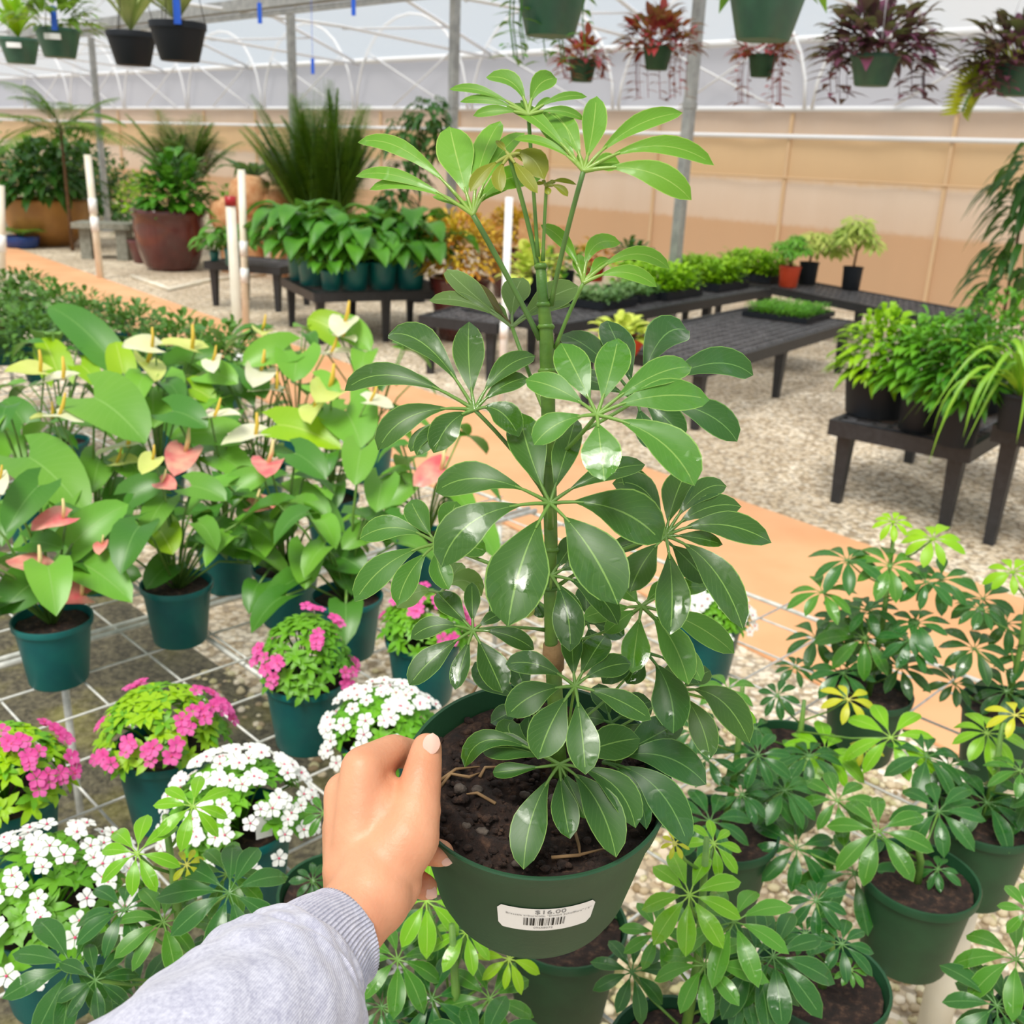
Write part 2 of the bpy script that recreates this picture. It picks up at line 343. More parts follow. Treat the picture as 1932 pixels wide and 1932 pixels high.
L = dict(
 top=leafmat('young_schefflera_leaf', (112, 160, 66), (94, 146, 60), (158, 190, 88), (176, 206, 96), .46, .5),
 mid=leafmat('mid_schefflera_leaf', (84, 132, 64), (70, 118, 60), (140, 178, 84), (156, 194, 92), .42, .8),
 dark=leafmat('dark_schefflera_leaf', (50, 86, 46), (64, 100, 54), (126, 166, 78), (140, 180, 84), .4, 1),
 deep=leafmat('deep_green_schefflera_leaf', (38, 78, 46), (52, 94, 56), (104, 150, 76), (124, 168, 84), .4, 1),
 pale=leafmat('pale_underside_leaf', (110, 142, 96), (92, 126, 84), (140, 168, 104), (150, 178, 92), .5, .2),
 bud=leafmat('bronze_young_leaf', (142, 150, 62), (118, 122, 54), (170, 176, 90), (168, 160, 70), .4),
 brown=leafmat('brown_leaf_back', (86, 78, 40), (70, 60, 34), (110, 100, 50), None, .5),
 bright=leafmat('bright_green_leaf', (126, 182, 58), (104, 164, 54), (166, 206, 88), (172, 212, 96), .33, .4),
 yel=leafmat('yellow_green_young_leaf', (206, 206, 84), (180, 194, 70), (220, 216, 110), None, .4),
 sage=leafmat('mid_green_leaf', (72, 126, 58), (88, 142, 66), (130, 172, 84), (146, 186, 92), .32, .4),
 forest=leafmat('forest_green_leaf', (44, 92, 54), (58, 106, 60), (104, 150, 80), (116, 160, 84), .32, .3),
 anth=leafmat('anthurium_leaf', (118, 172, 82), (96, 154, 74), (136, 182, 88), None, .38, nscale=3, vw=.012, lat=.1),
 anth2=leafmat('dark_anthurium_leaf', (70, 124, 62), (84, 138, 62), (110, 160, 76), None, .35, nscale=3, vw=.012),
 anthy=leafmat('lime_anthurium_leaf', (150, 190, 50), (128, 178, 56), (180, 206, 90), None, .38, nscale=3),
 lime=leafmat('lime_foliage', (158, 204, 58), (132, 186, 50), None, None, .45), fern=leafmat('fern_green', (112, 172, 62), (84, 146, 56), None, None, .45),
 grn=leafmat('plain_green_foliage', (88, 146, 62), (60, 116, 50), None, None, .4), dk=leafmat('dark_foliage', (44, 88, 48), (58, 104, 56), None, None, .45),
 blg=leafmat('soft_dark_foliage', (96, 140, 82), (64, 110, 64), None, None, .5), palm=leafmat('palm_green', (112, 148, 60), (80, 122, 50), None, None, .45),
 pal2=leafmat('yellow_palm_frond', (164, 168, 44), (132, 148, 40), None, None, .45), purple=leafmat('purple_foliage', (112, 56, 112), (80, 44, 86), None, None, .5),
 wine=leafmat('wine_red_foliage', (176, 60, 92), (124, 52, 84), None, None, .5), orange=leafmat('orange_yellow_foliage', (236, 196, 110), (226, 206, 104), None, None, .5),
 orange2=leafmat('coral_foliage', (214, 136, 92), (190, 170, 88), None, None, .5), silver=leafmat('silver_green_foliage', (150, 186, 156), (110, 156, 118), None, None, .5),
 cream=leafmat('cream_green_foliage', (222, 232, 156), (188, 214, 116), None, None, .5), varie=leafmat('variegated_foliage', (196, 208, 146), (140, 170, 90), None, None, .5),
 grass=leafmat('arching_green_leaf', (150, 196, 82), (112, 168, 66), (190, 214, 110), None, .4), agave=leafmat('grey_green_strap', (168, 182, 150), (130, 150, 116), None, None, .5),
)

# ================================================================ the setting
mb = MB(); n = mb.add([(-30, -3, 0), (14, -3, 0), (14, 34, 0), (-30, 34, 0)]); mb.face([n, n+1, n+2, n+3]); struct(mb.build('floor', M['gravel'], smooth=False))
def slab(name, pts, z, th, m):
    mb = MB(); a = mb.add([(x, y, z) for x, y in pts]); b = mb.add([(x, y, z-th) for x, y in pts]); k = len(pts)
    mb.face([a+i for i in range(k)]); mb.face([b+i for i in reversed(range(k))])
    for i in range(k): mb.face([a+i, b+i, b+(i+1) % k, a+(i+1) % k])
    return mb.build(name, m, smooth=False)
dU, dL = V(-.64, .77, 0), V(-.605, .796, 0); a1 = V(1.12, 4.65, 0); b1 = V(.83, 3.07, 0)
struct(slab('trim_1', [tuple((b1-dL*5)[:2]), tuple((a1-dU*5)[:2]), tuple((a1+dU*16)[:2]), tuple((b1+dL*16)[:2])], .012, .01, M['path']))
def BN(n1, n2): return ((n2-n1)*.7071, (n1+n2)*.7071)
struct(slab('trim_2', [BN(.62, -.9), BN(.62, 1.1), BN(.85, 1.5), BN(2.3, 1.35), BN(5.2, 1.3), BN(5.2, -.9)], .006, .005, M['cloth']))
# back wall
WD = V(-.72, .69, 0).normalized(); W0 = V(5.55, 11.8, 0) - WD*3.5; WL = 44; WN = V(-WD.y, WD.x, 0)
if WN.y > 0: WN = -WN
def wall(name, z0, z1, m, off=0, wave=0):
    mb = MB(); ns = 80
    a = mb.add([W0 + WD*(WL*i/ns) + WN*off + V(0, 0, z0) for i in range(ns+1)]); b = mb.add([W0 + WD*(WL*i/ns) + WN*(off+wave*math.sin(i*2.3)) + V(0, 0, z1) for i in range(ns+1)])
    for i in range(ns): mb.face([a+i, a+i+1, b+i+1, b+i])
    return struct(mb.build(name, m, smooth=False))
wall('wall_back', 0, 2.26, M['curtain'], 0, .02)
wall('wall_upper_back', 2.26, 3.05, M['film'], -.02)
def bar(name, p0, p1, r, m, n=8, st=True):
    mb = MB(); mb.tube([p0, p1], r, n); o = mb.build(name, m); 
    return struct(o) if st else o
k = 3
for z, r, mt in ((2.25, .035, 'white'), (3.05, .05, 'white'), (1.42, .012, 'rail'), (1.92, .03, 'white')):
    bar('trim_%d' % k, W0+WN*.06+V(0, 0, z), W0+WD*WL+WN*.06+V(0, 0, z), r, M[mt]); k += 1
for i in range(1, 15):
    p = W0 + WD*(i*2.1+.2) + WN*.04
    mb = MB(); mb.box(p+V(0, 0, 1.1), .045, .03, 2.2, math.atan2(WD.y, WD.x)); struct(mb.build('trim_%d' % k, M['rail'], smooth=False)); k += 1
# arched roof bows beyond the gutter and the film over them
def bow(x0, r, h, z0=2.25, thick=.022):
    c = W0 + WD*x0 + WN*.12
    return [c + WD*(r*math.cos(a)) + V(0, 0, z0 + h*math.sin(a)) for a in [PI*j/14 for j in range(15)]]
for i in range(10):
    mb = MB(); x0 = 1.6+i*3.1
    mb.tube(bow(x0, 1.5, 1.5), .022, 6); mb.tube([bow(x0, 1.5, 1.5)[3], bow(x0, 1.5, 1.5)[3]+WD*(-2.2)+V(0, 0, -.9)], .014, 5)
    mb.tube([bow(x0, 1.5, 1.5)[11], bow(x0, 1.5, 1.5)[11]+WD*1.6+V(0, 0, -.9)], .014, 5)
    struct(mb.build('trim_%d' % k, M['white'])); k += 1
NB = 9; RF = []
for i in range(NB+1):
    a = i/NB; RF.append((WN*(a*9.0), 3.05 + 1.9*math.sin(a*PI*.5)))
mb = MB(); ns = 16
g = [mb.add([W0 + WD*(WL*j/ns) + o + V(0, 0, z) for j in range(ns+1)]) for o, z in RF]
for i in range(NB):
    for j in range(ns): mb.face([g[i]+j, g[i]+j+1, g[i+1]+j+1, g[i+1]+j])
struct(mb.build('ceiling', M['roof']))
for j in range(9):
    q = W0 + WD*(1.2+j*3.6)
    mb = MB(); mb.tube([q + o + V(0, 0, z-.03) for o, z in RF], .03, 6)
    mb.tube([q + RF[0][0] + V(0, 0, 3.0), q + RF[3][0] + V(0, 0, 3.15), q + RF[6][0] + V(0, 0, 3.15)], .022, 6)
    for aa, bb in ((1, 3), (3, 4), (4, 6)): mb.tube([q+RF[aa][0]+V(0, 0, RF[aa][1]-.03), q+RF[bb][0]+V(0, 0, 3.12)], .016, 5)
    struct(mb.build('trim_%d' % k, M['white'])); k += 1
# gutter beam on steel posts
GD = V(-.715, .70, 0).normalized(); G4 = V(1.50, 8.9, 0)
for i, (px_, d_) in enumerate(((1292, 8.9), (853, 11.0), (556, 13.2), (192, 17.3))):
    p = P(px_, 300, d_); p.z = 0
    mb = MB(); mb.box(p+V(0, 0, 1.55), .082, .082, 3.1, math.atan2(GD.y, GD.x)); mb.box(p+V(0, 0, .01), .2, .2, .02, math.atan2(GD.y, GD.x))
    mb.box(p+V(0, 0, 2.02), .095, .095, .05, math.atan2(GD.y, GD.x)); struct(mb.build('trim_%d' % k, M['steel'], smooth=False)); k += 1
mb = MB(); c = G4 + GD*6; mb.box(c+V(0, 0, 3.17), 20, .14, .13, math.atan2(GD.y, GD.x)); mb.box(c+V(0, 0, 3.05)-WN*.0, 20, .05, .06, math.atan2(GD.y, GD.x)); struct(mb.build('trim_%d' % k, M['steel'], smooth=False)); k += 1

# ================================================================ wire mesh bench (45 degree grid) and its legs
ZB = .53
bench = thing('wire_mesh_bench', 'galvanised wire mesh bench carrying the anthurium, periwinkle and schefflera pots', 'bench', (*BN(1.2, .9), 0))
mb = MB(); r = .0027
A0, A1, B0, B1 = .33, 6.4, -.4, 2.12
i = 0; n1 = .39
while n1 < A1:
    mb.tube([(*BN(n1, B0), ZB-r), (*BN(n1, B1), ZB-r)], r, 5); n1 += .148
n2 = B0+.02
while n2 < B1+.01:
    mb.tube([(*BN(.385, n2), ZB-3*r), (*BN(A1, n2), ZB-3*r)], r, 5); n2 += .1485
mb.build('wire_mesh', M['wire'], bench)
for n1 in (2.015, 2.045, 4.0): 
    mb = MB(); mb.tube([(*BN(n1, B0), ZB-.007), (*BN(n1, B1), ZB-.007)], .0065, 8); mb.build('rail', M['wire'], bench)
for n2 in (.95, B1):
    mb = MB(); mb.tube([(*BN(.385, n2), ZB-.02), (*BN(A1, n2), ZB-.02)], .006, 6); mb.build('rail', M['wire'], bench)
for n1, n2, m, rr in ((1.96, .66, 'wire', .008), (1.96, -.1, 'wire', .008), (2.0, 1.95, 'wire', .008), (.43, 1.55, 'pvc', .028), (.43, .2, 'pvc', .028), (4, .9, 'wire', .012), (4, 2.05, 'wire', .012), (6.2, 2, 'wire', .012)):
    mb = MB(); mb.tube([(*BN(n1, n2), 0), (*BN(n1, n2), ZB-.015)], rr, 12); mb.build('leg', M[m], bench)
# loose pebbles below
mb = MB()
for _ in range(5200):
    if rng.random() < .62: n1, n2 = rng.uniform(.05, 1.0), rng.uniform(.3, 2.4)
    else: n1, n2 = rng.uniform(.6, 2.6), rng.uniform(1.25, 2.4)
    x, y = BN(n1, n2); s = rng.uniform(.006, .014)
    mb.ball((x, y, s*.5), s, 6, (rng.uniform(.8, 1.4), rng.uniform(.8, 1.3), .75), .12)
tag(mb.build('pebbles', M['pebble']), 'loose pale pebbles spread on the ground under the wire mesh bench', 'pebbles', kind='stuff')

# ================================================================ pots
PD = {}
def potmesh(kind, rt, rb, h, m, rim=.014, rimt=.004, soil=.015, n=40):
    if kind in PD: return PD[kind]
    mb = MB(); mb.lathe([(rb*.96, 0), (rb, .004), (rt-rimt-.002, h-rim), (rt-.001, h-rim+.001), (rt, h-.002), (rt-.001, h), (rt-.004, h-.001), (rt-.006, h-rim), (rb*.96, .006)], n=n)
    o = mb.build('pot', M[m]); p = smooth_by_angle(o, 40).data; bpy.data.objects.remove(o)
    mb = MB(); rs = rt-.006-(rt-rb)*soil/h; rings = 6
    idx = [mb.add([(0, 0, h-soil+.004)])]
    for i in range(1, rings+1):
        idx.append(mb.add([(rs*i/rings*math.cos(2*PI*k/24), rs*i/rings*math.sin(2*PI*k/24), h-soil+rng.uniform(-.003, .004)*(rt/.08)) for k in range(24)]))
    for k_ in range(24):
        mb.face([idx[0], idx[1]+k_, idx[1]+(k_+1) % 24])
        for i in range(1, rings): mb.face([idx[i]+k_, idx[i+1]+k_, idx[i+1]+(k_+1) % 24, idx[i]+(k_+1) % 24])
    o = mb.build('soil', M['soil']); s = o.data; bpy.data.objects.remove(o)
    PD[kind] = (p, s); return PD[kind]
def addpot(t, kind):
    for nm, me in zip(('pot', 'soil'), PD[kind]):
        o = bpy.data.objects.new(nm, me); COL.objects.link(o); o.parent = t
potmesh('teal', .076, .056, .135, 'pot_teal'); potmesh('green', .078, .057, .135, 'pot_green'); potmesh('blk', .085, .065, .16, 'pot_black')
potmesh('hangg', .125, .085, .15, 'pot_hang', .02); potmesh('hangb', .125, .085, .16, 'pot_black', .03); potmesh('orange', .11, .085, .2, 'terracotta'); potmesh('blk2', .10, .085, .22, 'pot_black')
potmesh('tealf', .09, .07, .16, 'pot_teal'); potmesh('bowl', .19, .12, .14, 'terracotta', .025); potmesh('brown', .22, .15, .30, 'glaze', .04)
potmesh('sq', .17, .14, .2, 'pot_black'); potmesh('hangs', .1, .07, .14, 'pot_green', .02)

# ================================================================ hero plant
hb = P(1031, 1682, .752)     # pot base
# pot axis: leaning 14 degrees towards the viewer, a touch to the right
axv = (RT*.03 + UP*.862 - FW*.505).normalized()
rimc = P(1014, 1452, .690)
HP = .113; base = rimc - axv*HP
hero = thing('potted_schefflera', 'umbrella tree in a green pot with white price label, held up by the hand', 'potted plant', base)
Xp = (RT - axv*RT.dot(axv)).normalized(); Yp = axv.cross(Xp)
mb = MB(); RTOP, RBOT = .0920, .0665
prof = [(RBOT*.93, 0), (RBOT-.001, .001), (RBOT, .005), (RBOT+.0035, .012), (RTOP-.0065, HP-.022), (RTOP-.0045, HP-.0205), (RTOP-.001, HP-.004), (RTOP, HP-.001), (RTOP-.0008, HP), (RTOP-.0028, HP-.0005), (RTOP-.006, HP-.012), (RTOP-.010, HP-.03), (RBOT*.95, .004)]
prof = [(r, h) for r, h in prof]
mb.lathe(prof, base, (Xp, Yp, axv), 96); smooth_by_angle(mb.build('pot', M['pot_green'], hero), 50)
mb = MB(); SR = 22; rs = RTOP-.0065; zs = HP-.014; idx = []
for i in range(SR+1):
    idx.append(mb.add([base + Xp*(rs*i/SR*math.cos(2*PI*k_/64)) + Yp*(rs*i/SR*math.sin(2*PI*k_/64)) + axv*(zs-.004+rng.uniform(-.0016, .0018)*(1 if i < SR else 0)+.004*math.sin(i*.8+k_*.2)) for k_ in range(64)]))
for i in range(SR):
    for k_ in range(64): mb.face([idx[i]+k_, idx[i+1]+k_, idx[i+1]+(k_+1) % 64, idx[i]+(k_+1) % 64])
soil = mb.build('soil', M['soil'], hero)
mb = MB()
for _ in range(700):
    a, q = rng.uniform(0, 6.283), rs*.97*math.sqrt(rng.random()); s = rng.choice([.0008, .0012, .0018, .003])*rng.uniform(.7, 1.2)
    mb.ball(base + Xp*(q*math.cos(a)) + Yp*(q*math.sin(a)) + axv*(zs-.002), s, 6, (1.2, 1, .9), .2)
o = mb.build('soil_crumbs', M['soil'], hero); o['kind'] = 'stuff'
def potp(x, y, h): return base + Xp*x + Yp*y + axv*h
mb = MB()
def sp(px, py):                        # the point of the soil surface seen there
    r_ = FW + RT*((px-966)/FPX) - UP*((py-966)/FPX); o3 = base+axv*(zs-.001); return CAM + r_*((o3-CAM).dot(axv)/r_.dot(axv))
for pts in ([(828, 1492), (850, 1464), (885, 1470), (905, 1462)], [(828, 1478), (860, 1455), (905, 1450)], [(905, 1470), (915, 1452), (950, 1450)], [(1040, 1622), (1090, 1618), (1140, 1605)], [(880, 1330), (895, 1305), (905, 1290)], [(1085, 1575), (1092, 1600), (1094, 1620)], [(935, 1520), (900, 1500), (880, 1502)]):
    pp = [sp(*q)+axv*.002 for q in pts]; mb = MB(); mb.tube(pp, [.0012]*(len(pp)-1)+[.0005], 6); mb.build('root', M['root'], hero)
mb = MB()
for x, y, s in ((868, 1490, .0055), (900, 1492, .005), (990, 1500, .004), (1045, 1508, .005), (910, 1570, .0045), (975, 1630, .004), (880, 1560, .004)):
    mb = MB(); mb.ball(sp(x, y)+axv*s*.1, s*.8, 8, (1.2, .9, .8), .2); mb.build('soil_stone', M['dstone'], hero)
# price label wrapped round the wall
def wallp(phi, h, off=.0004):
    r_ = RBOT+.0035 + (RTOP-.0065-RBOT-.0035)*(h-.012)/(HP-.034)
    return base + (Xp*math.sin(phi) - Yp*math.cos(phi))*(r_+off) + axv*h
mb = MB(); pc, pw, h0, h1 = .12, .40, .046, .074; nx, ny = 28, 6; rows = []
for j in range(ny+1):
    h = h0+(h1-h0)*j/ny; e = pw - (.035 if j in (0, ny) else 0)
    rows.append(mb.add([wallp(pc-.04+ e*(2*i/nx-1), h) for i in range(nx+1)]))
for j in range(ny):
    for i in range(nx): mb.face([rows[j]+i, rows[j]+i+1, rows[j+1]+i+1, rows[j+1]+i])
label = mb.build('price_label', M['paper'], hero); label['label'] = 'white paper price label'
label['_o'] = tuple(base)
mb = MB()
x = -.17
for wbar, gap in ((3, 3), (1, 2), (5, 4), (1, 2), (5, 2), (7, 3), (1, 5), (1, 4), (4, 2), (8, 3), (1, 3), (1, 3), (1, 3), (3, 5), (1, 2), (7, 5), (1, 2), (1, 2), (3, 5), (5, 4), (1, 2), (2, 0)):
    a0, a1 = pc-.055+x, pc-.055+x+wbar*.0024
    nn = mb.add([wallp(a0, .0530, .0007), wallp(a1, .0530, .0007), wallp(a1, .0625, .0007), wallp(a0, .0625, .0007)]); mb.face([nn, nn+1, nn+2, nn+3])
    x += (wbar+gap)*.0026
mb.build('barcode', M['ink'], label)
def wraptext(s, hc, size, phic, m, name):
    cu = bpy.data.curves.new('t', 'FONT'); cu.body = s; cu.size = size; cu.align_x = 'CENTER'; cu.align_y = 'CENTER'; cu.resolution_u = 2
    to = bpy.data.objects.new('t', cu); COL.objects.link(to); dg = bpy.context.evaluated_depsgraph_get(); me = bpy.data.meshes.new_from_object(to.evaluated_get(dg))
    mb = MB(); mb.add([wallp(phic + v.co.x/.076, hc + v.co.y, .0007) for v in me.vertices])
    for p in me.polygons: mb.face(list(p.vertices))
    bpy.data.objects.remove(to); bpy.data.curves.remove(cu); bpy.data.meshes.remove(me)
    return mb.build(name, m, label, smooth=False)
wraptext('$16.00', .0700, .0070, pc-.015, M['ink2'], 'price_text')
wraptext('Brassaia arboricola, "Dwarf Schefflera" / 6"', .0655, .0031, pc-.02, M['ink2'], 'name_text')
wraptext('09658072', .0500, .0031, pc-.06, M['ink2'], 'code_text')

def hd(py): return .505 + max(0, py-240)*.000143
R3 = lambda q: (600+q[0]*.46584, 550+q[1]*.46584)
R4 = lambda q: (640+q[0]*.41408, 1000+q[1]*.41408)
R5 = lambda q: (640+q[0]*.41408, 120+q[1]*.41408)
SCALE = {R3: .46584, R4: .41408, R5: .41408}
def HPt(T, q, off=0, dd=None):
    x, y = T(q); return P(x, y, (dd if dd else hd(y))+off)
stem_px = [(1056, 1460, 17), (1052, 1400, 16), (1046, 1300, 17), (1044, 1240, 17), (1040, 1215, 14), (1038, 1109, 14), (1040, 1040, 14), (1036, 876, 15), (1034, 760, 15), (1033, 699, 16), (1030, 617, 15), (1024, 560, 12), (1020, 501, 11)]
mb = MB(); pts = [P(x, y, hd(y)) for x, y, r_ in stem_px]
mb.tube(pts, [.9*r_*hd(y)/FPX for x, y, r_ in stem_px], 14)
for yy in (1110, 1037, 876, 700, 617, 575, 503):
    xx = np.interp(yy, [s[1] for s in stem_px][::-1], [s[0] for s in stem_px][::-1]); rr = np.interp(yy, [s[1] for s in stem_px][::-1], [s[2] for s in stem_px][::-1])
    mb.tube([P(xx, yy+5, hd(yy)), P(xx, yy, hd(yy)), P(xx, yy-5, hd(yy))], [rr*.95*hd(yy)/FPX, rr*1.18*hd(yy)/FPX, rr*.95*hd(yy)/FPX], 12)
mb.build('stem', M['mainstem'], hero)
mb = MB(); mb.tube([P(1046, 1262, hd(1262)), P(1044, 1240, hd(1240)), P(1041, 1214, hd(1214))], [.0062, .0072, .0056], 14); mb.build('bark_band', M['bark'], hero)['label'] = 'pale brown bark ring low on the stem'

def whorl(T, hub, stalk, leaves, m, off=0, droop=.55, sw=5, sm='stalk', seg=10, lift=.16):
    sc = SCALE[T]; H = HPt(T, hub, off); d0 = K(H); mats = [L[m]]; mb = MB()
    extra = []
    for lf in leaves:
        tip, wd = lf[0], lf[1]; ct = None; mm = None; st = None; kw = {}
        for x in lf[2:]:
            if isinstance(x, tuple): ct = x
            elif isinstance(x, str): mm = x
            elif isinstance(x, dict): kw = x
        dy = (tip[1]-hub[1])*sc*d0/FPX; dx = (tip[0]-hub[0])*sc*d0/FPX
        ln = math.hypot(dx, dy)
        dt = kw.get('d', -droop*dy + .10*abs(dx) - .0*ln)
        tx, ty = T(tip); t3 = P(tx, ty, d0+dt)
        if ct: cx, cy = T(ct)
        else:
            hx, hy = T(hub); cx, cy = (hx+tx)/2, (hy+ty)/2 - abs(tx-hx)*.10
        c3 = P(cx, cy, d0+dt*.45 - lift*ln)
        view = (CAM-(H+t3)/2).normalized(); upv = (view*.8 + V(0, 0, .45) + RT*kw.get('t', rng.uniform(-.35, .35))).normalized()
        tgt = mb
        if mm:
            tgt = MB(); extra.append((tgt, mm))
        tgt.leaf(H, t3, wd*sc*d0/FPX*1.08, c3, upv, 'obov', seg, kw.get('cup', rng.uniform(.02, .16)), 0, rng.uniform(.008, .03), kw.get('p', .17), .0011)
    c = mb.build('leaf_cluster', mats, hero)
    for tg, mm in extra:
        tg.build('leaf', L[mm], hero)
    c['_o'] = tuple(base)
    if stalk:
        s = MB(); pp = [HPt(T, stalk[0], stalk[2] if len(stalk) > 2 else 0)] + ([HPt(T, stalk[1], off*.6)] if stalk[1] else []) + [H]
        if len(pp) == 3:
            a_, b_, c_ = pp; pp = [a_*(1-t)**2 + b_*2*t*(1-t) + c_*t*t for t in [i/8 for i in range(9)]]
        n_ = len(pp); r0 = sw*sc*d0/FPX
        s.tube(pp, [r0*(1.35 if i == 0 else 1) for i in range(n_)], 8); s.build('leaf_stalk', M[sm], c)
    return c
whorl(R5, (610, 690), ((915, 1255), (760, 950)), [((85, 360), 78, (300, 290)), ((75, 515), 62, (260, 440)), ((138, 575), 62, (330, 480)), ((505, 288), 165, (530, 430)), ((735, 262), 120, (620, 420)), ((845, 315), 78, (700, 380)), ((925, 520), 110, (700, 470)), ((830, 525), 70, (650, 560)), ((425, 605), 36, (500, 610)), ((570, 625), 50, (560, 650))], 'top', .0, sw=13, sm='darkstalk')
whorl(R5, (1113, 490), ((965, 1100), (1010, 850)), [((762, 193), 90, (900, 200)), ((900, 212), 105, (1010, 340)), ((965, 212), 95, (1075, 300)), ((1172, 148), 112, (1160, 330)), ((1565, 225), 92, (1310, 240)), ((1710, 465), 95, (1450, 270)), ((1605, 622), 118, (1430, 420)), ((1278, 450), 85, (1200, 440)), ((795, 345), 50, (970, 330)), ((1090, 415), 30)], 'top', -.01, sw=12, sm='darkstalk')
whorl(R5, (862, 235), ((905, 880), (885, 560)), [((500, 118), 48, (650, 80)), ((550, 175), 42, (680, 130)), ((610, 238), 52, (730, 190)), ((668, 62), 88, (830, 40), {'t': .3}), ((992, 68), 90, (880, 60)), ((1130, 152), 44, (1000, 120)), ((1118, 258), 46, (1000, 180)), ((962, 155), 28), ((830, 165), 26)], 'top', .012, sw=9, seg=9)
whorl(R5, (775, 420), ((905, 930), (860, 700)), [((740, 585), 62, (700, 500)), ((935, 530), 105, (880, 370)), ((905, 592), 62, (820, 480)), ((598, 585), 60, (640, 480)), ((715, 350), 30), ((840, 400), 30), ((900, 440), 70)], 'bud', .012, sw=11, seg=8)
whorl(R5, (945, 552), ((928, 900), (935, 700)), [((1082, 552), 24, (1000, 510)), ((1042, 606), 34, (1010, 550)), ((895, 545), 20), ((955, 598), 30), ((985, 535), 24), ((925, 530), 18)], 'bud', .006, sw=8, seg=7)
whorl(R5, (1113, 1000), ((985, 1295), (1050, 1120)), [((918, 735), 64, (1060, 790)), ((1282, 820), 84, (1120, 760)), ((1235, 893), 62, (1180, 900)), ((1505, 935), 76, (1340, 770)), ((1448, 1018), 76, (1300, 890)), ((1092, 868), 58, (1090, 930))], 'top', -.005, sw=9)
whorl(R5, (788, 1200), ((962, 1650), (830, 1330), .004), [((410, 1080), 74, (580, 1040)), ((490, 940), 118, (590, 1040)), ((585, 990), 60, (700, 1080), 'brown'), ((835, 975), 125, (780, 1060)), ((1090, 1015), 125, (920, 1060)), ((1060, 1098), 50, (930, 1090)), ((700, 1100), 50)], 'pale', .045, sw=9)
whorl(R3, (635, 480), ((925, 830), (800, 640)), [((285, 175), 130, (440, 130)), ((612, 122), 125, (600, 300)), ((108, 402), 105, (270, 240)), ((243, 643), 112, (330, 440)), ((880, 262), 95, (730, 270)), ((850, 350), 82, (740, 360)), ((815, 590), 115, (740, 430)), ((468, 655), 112, (520, 500)), ((398, 665), 75, (440, 560)), ((375, 650), 60, (400, 560))], 'dark', -.01, sw=9, sm='darkstalk')
whorl(R3, (1290, 440), ((950, 620), (1100, 560), .01), [((985, 175), 120, (1120, 200)), ((1170, 118), 135, (1230, 230)), ((1500, 160), 160, (1370, 100)), ((1762, 340), 130, (1600, 200)), ((1698, 608), 120, (1600, 440)), ((1480, 600), 110, (1400, 480)), ((1350, 640), 90), ((970, 330), 90)], 'deep', .035, sw=8)
whorl(R3, (1130, 500), ((945, 690), (1020, 640)), [((985, 208), 135, (1050, 330)), ((840, 358), 110, (980, 370)), ((1215, 190), 138, (1190, 330)), ((1512, 305), 120, (1350, 300)), ((1588, 438), 138, (1360, 380)), ((875, 622), 112, (960, 500)), ((1160, 768), 150, (1140, 590)), ((1525, 788), 175, (1420, 550))], 'mid', -.05, sw=9)
whorl(R3, (940, 858), ((940, 960), None), [((815, 488), 150, (850, 680)), ((1045, 510), 112, (990, 700)), ((1325, 702), 95, (1150, 700)), ((476, 812), 140, (640, 680)), ((498, 1118), 165, (570, 850)), ((768, 1358), 225, (810, 1050)), ((1215, 1268), 205, (1110, 1000)), ((1392, 1015), 185, (1230, 820))], 'dark', -.05, sw=12, lift=.2)
whorl(R3, (1408, 990), ((960, 1200), (1180, 1040)), [((1192, 778), 118, (1360, 740)), ((1500, 715), 120, (1430, 840)), ((1245, 700), 110, (1330, 830)), ((1655, 790), 92, (1540, 750)), ((1715, 872), 100, (1560, 830)), ((1838, 1018), 122, (1620, 880)), ((1722, 1368), 135, (1620, 1050)), ((1425, 1392), 130, (1450, 1180)), ((1262, 1218), 125, (1310, 1080)), ((1640, 1025), 60)], 'dark', -.015, sw=8)
whorl(R3, (1400, 1000), None, [((1180, 1050), 70), ((1580, 1180), 110, (1500, 1080)), ((1260, 900), 90)], 'deep', .03)
whorl(R3, (482, 1022), ((915, 1190), (700, 1100)), [((168, 1002), 105, (310, 900)), ((375, 845), 95, (410, 930)), ((560, 850), 105, (530, 930)), ((148, 1258), 108, (260, 1060)), ((322, 1272), 95, (350, 1120)), ((530, 1208), 88, (470, 1110)), ((682, 1052), 95, (600, 1020)), ((640, 930), 80)], 'mid', .02, sw=8)
whorl(R4, (610, 458), ((935, 455), (760, 430)), [((448, 285), 108, (520, 360)), ((605, 237), 72, (605, 350)), ((325, 495), 98, (430, 390)), ((320, 708), 120, (420, 560)), ((528, 728), 82, (560, 590)), ((745, 742), 135, (680, 580)), ((888, 545), 86, (770, 450)), ((745, 378), 62, (680, 400))], 'dark', -.01, sw=8, sm='darkstalk')
whorl(R4, (460, 290), None, [((262, 355), 95, (350, 240)), ((650, 300), 110, (560, 160)), ((560, 150), 90)], 'pale', .04)
whorl(R4, (1378, 348), ((1010, 500), (1180, 520)), [((1335, 652), 125, (1350, 500)), ((1592, 705), 138, (1530, 450)), ((1800, 562), 118, (1620, 390)), ((1110, 402), 92, (1230, 350)), ((1210, 470), 80), ((1650, 690), 80, (1600, 560)), ((1500, 240), 70), ((1280, 260), 80), ((1680, 260), 80, (1540, 240))], 'mid', .0, sw=8)
whorl(R4, (968, 208), ((960, 300), None), [((1052, 555), 135, (1060, 330)), ((1270, 432), 120, (1190, 230)), ((1090, 30), 100), ((700, 200), 70), ((1180, 120), 90), ((1100, 420), 80)], 'dark', -.012, sw=6)
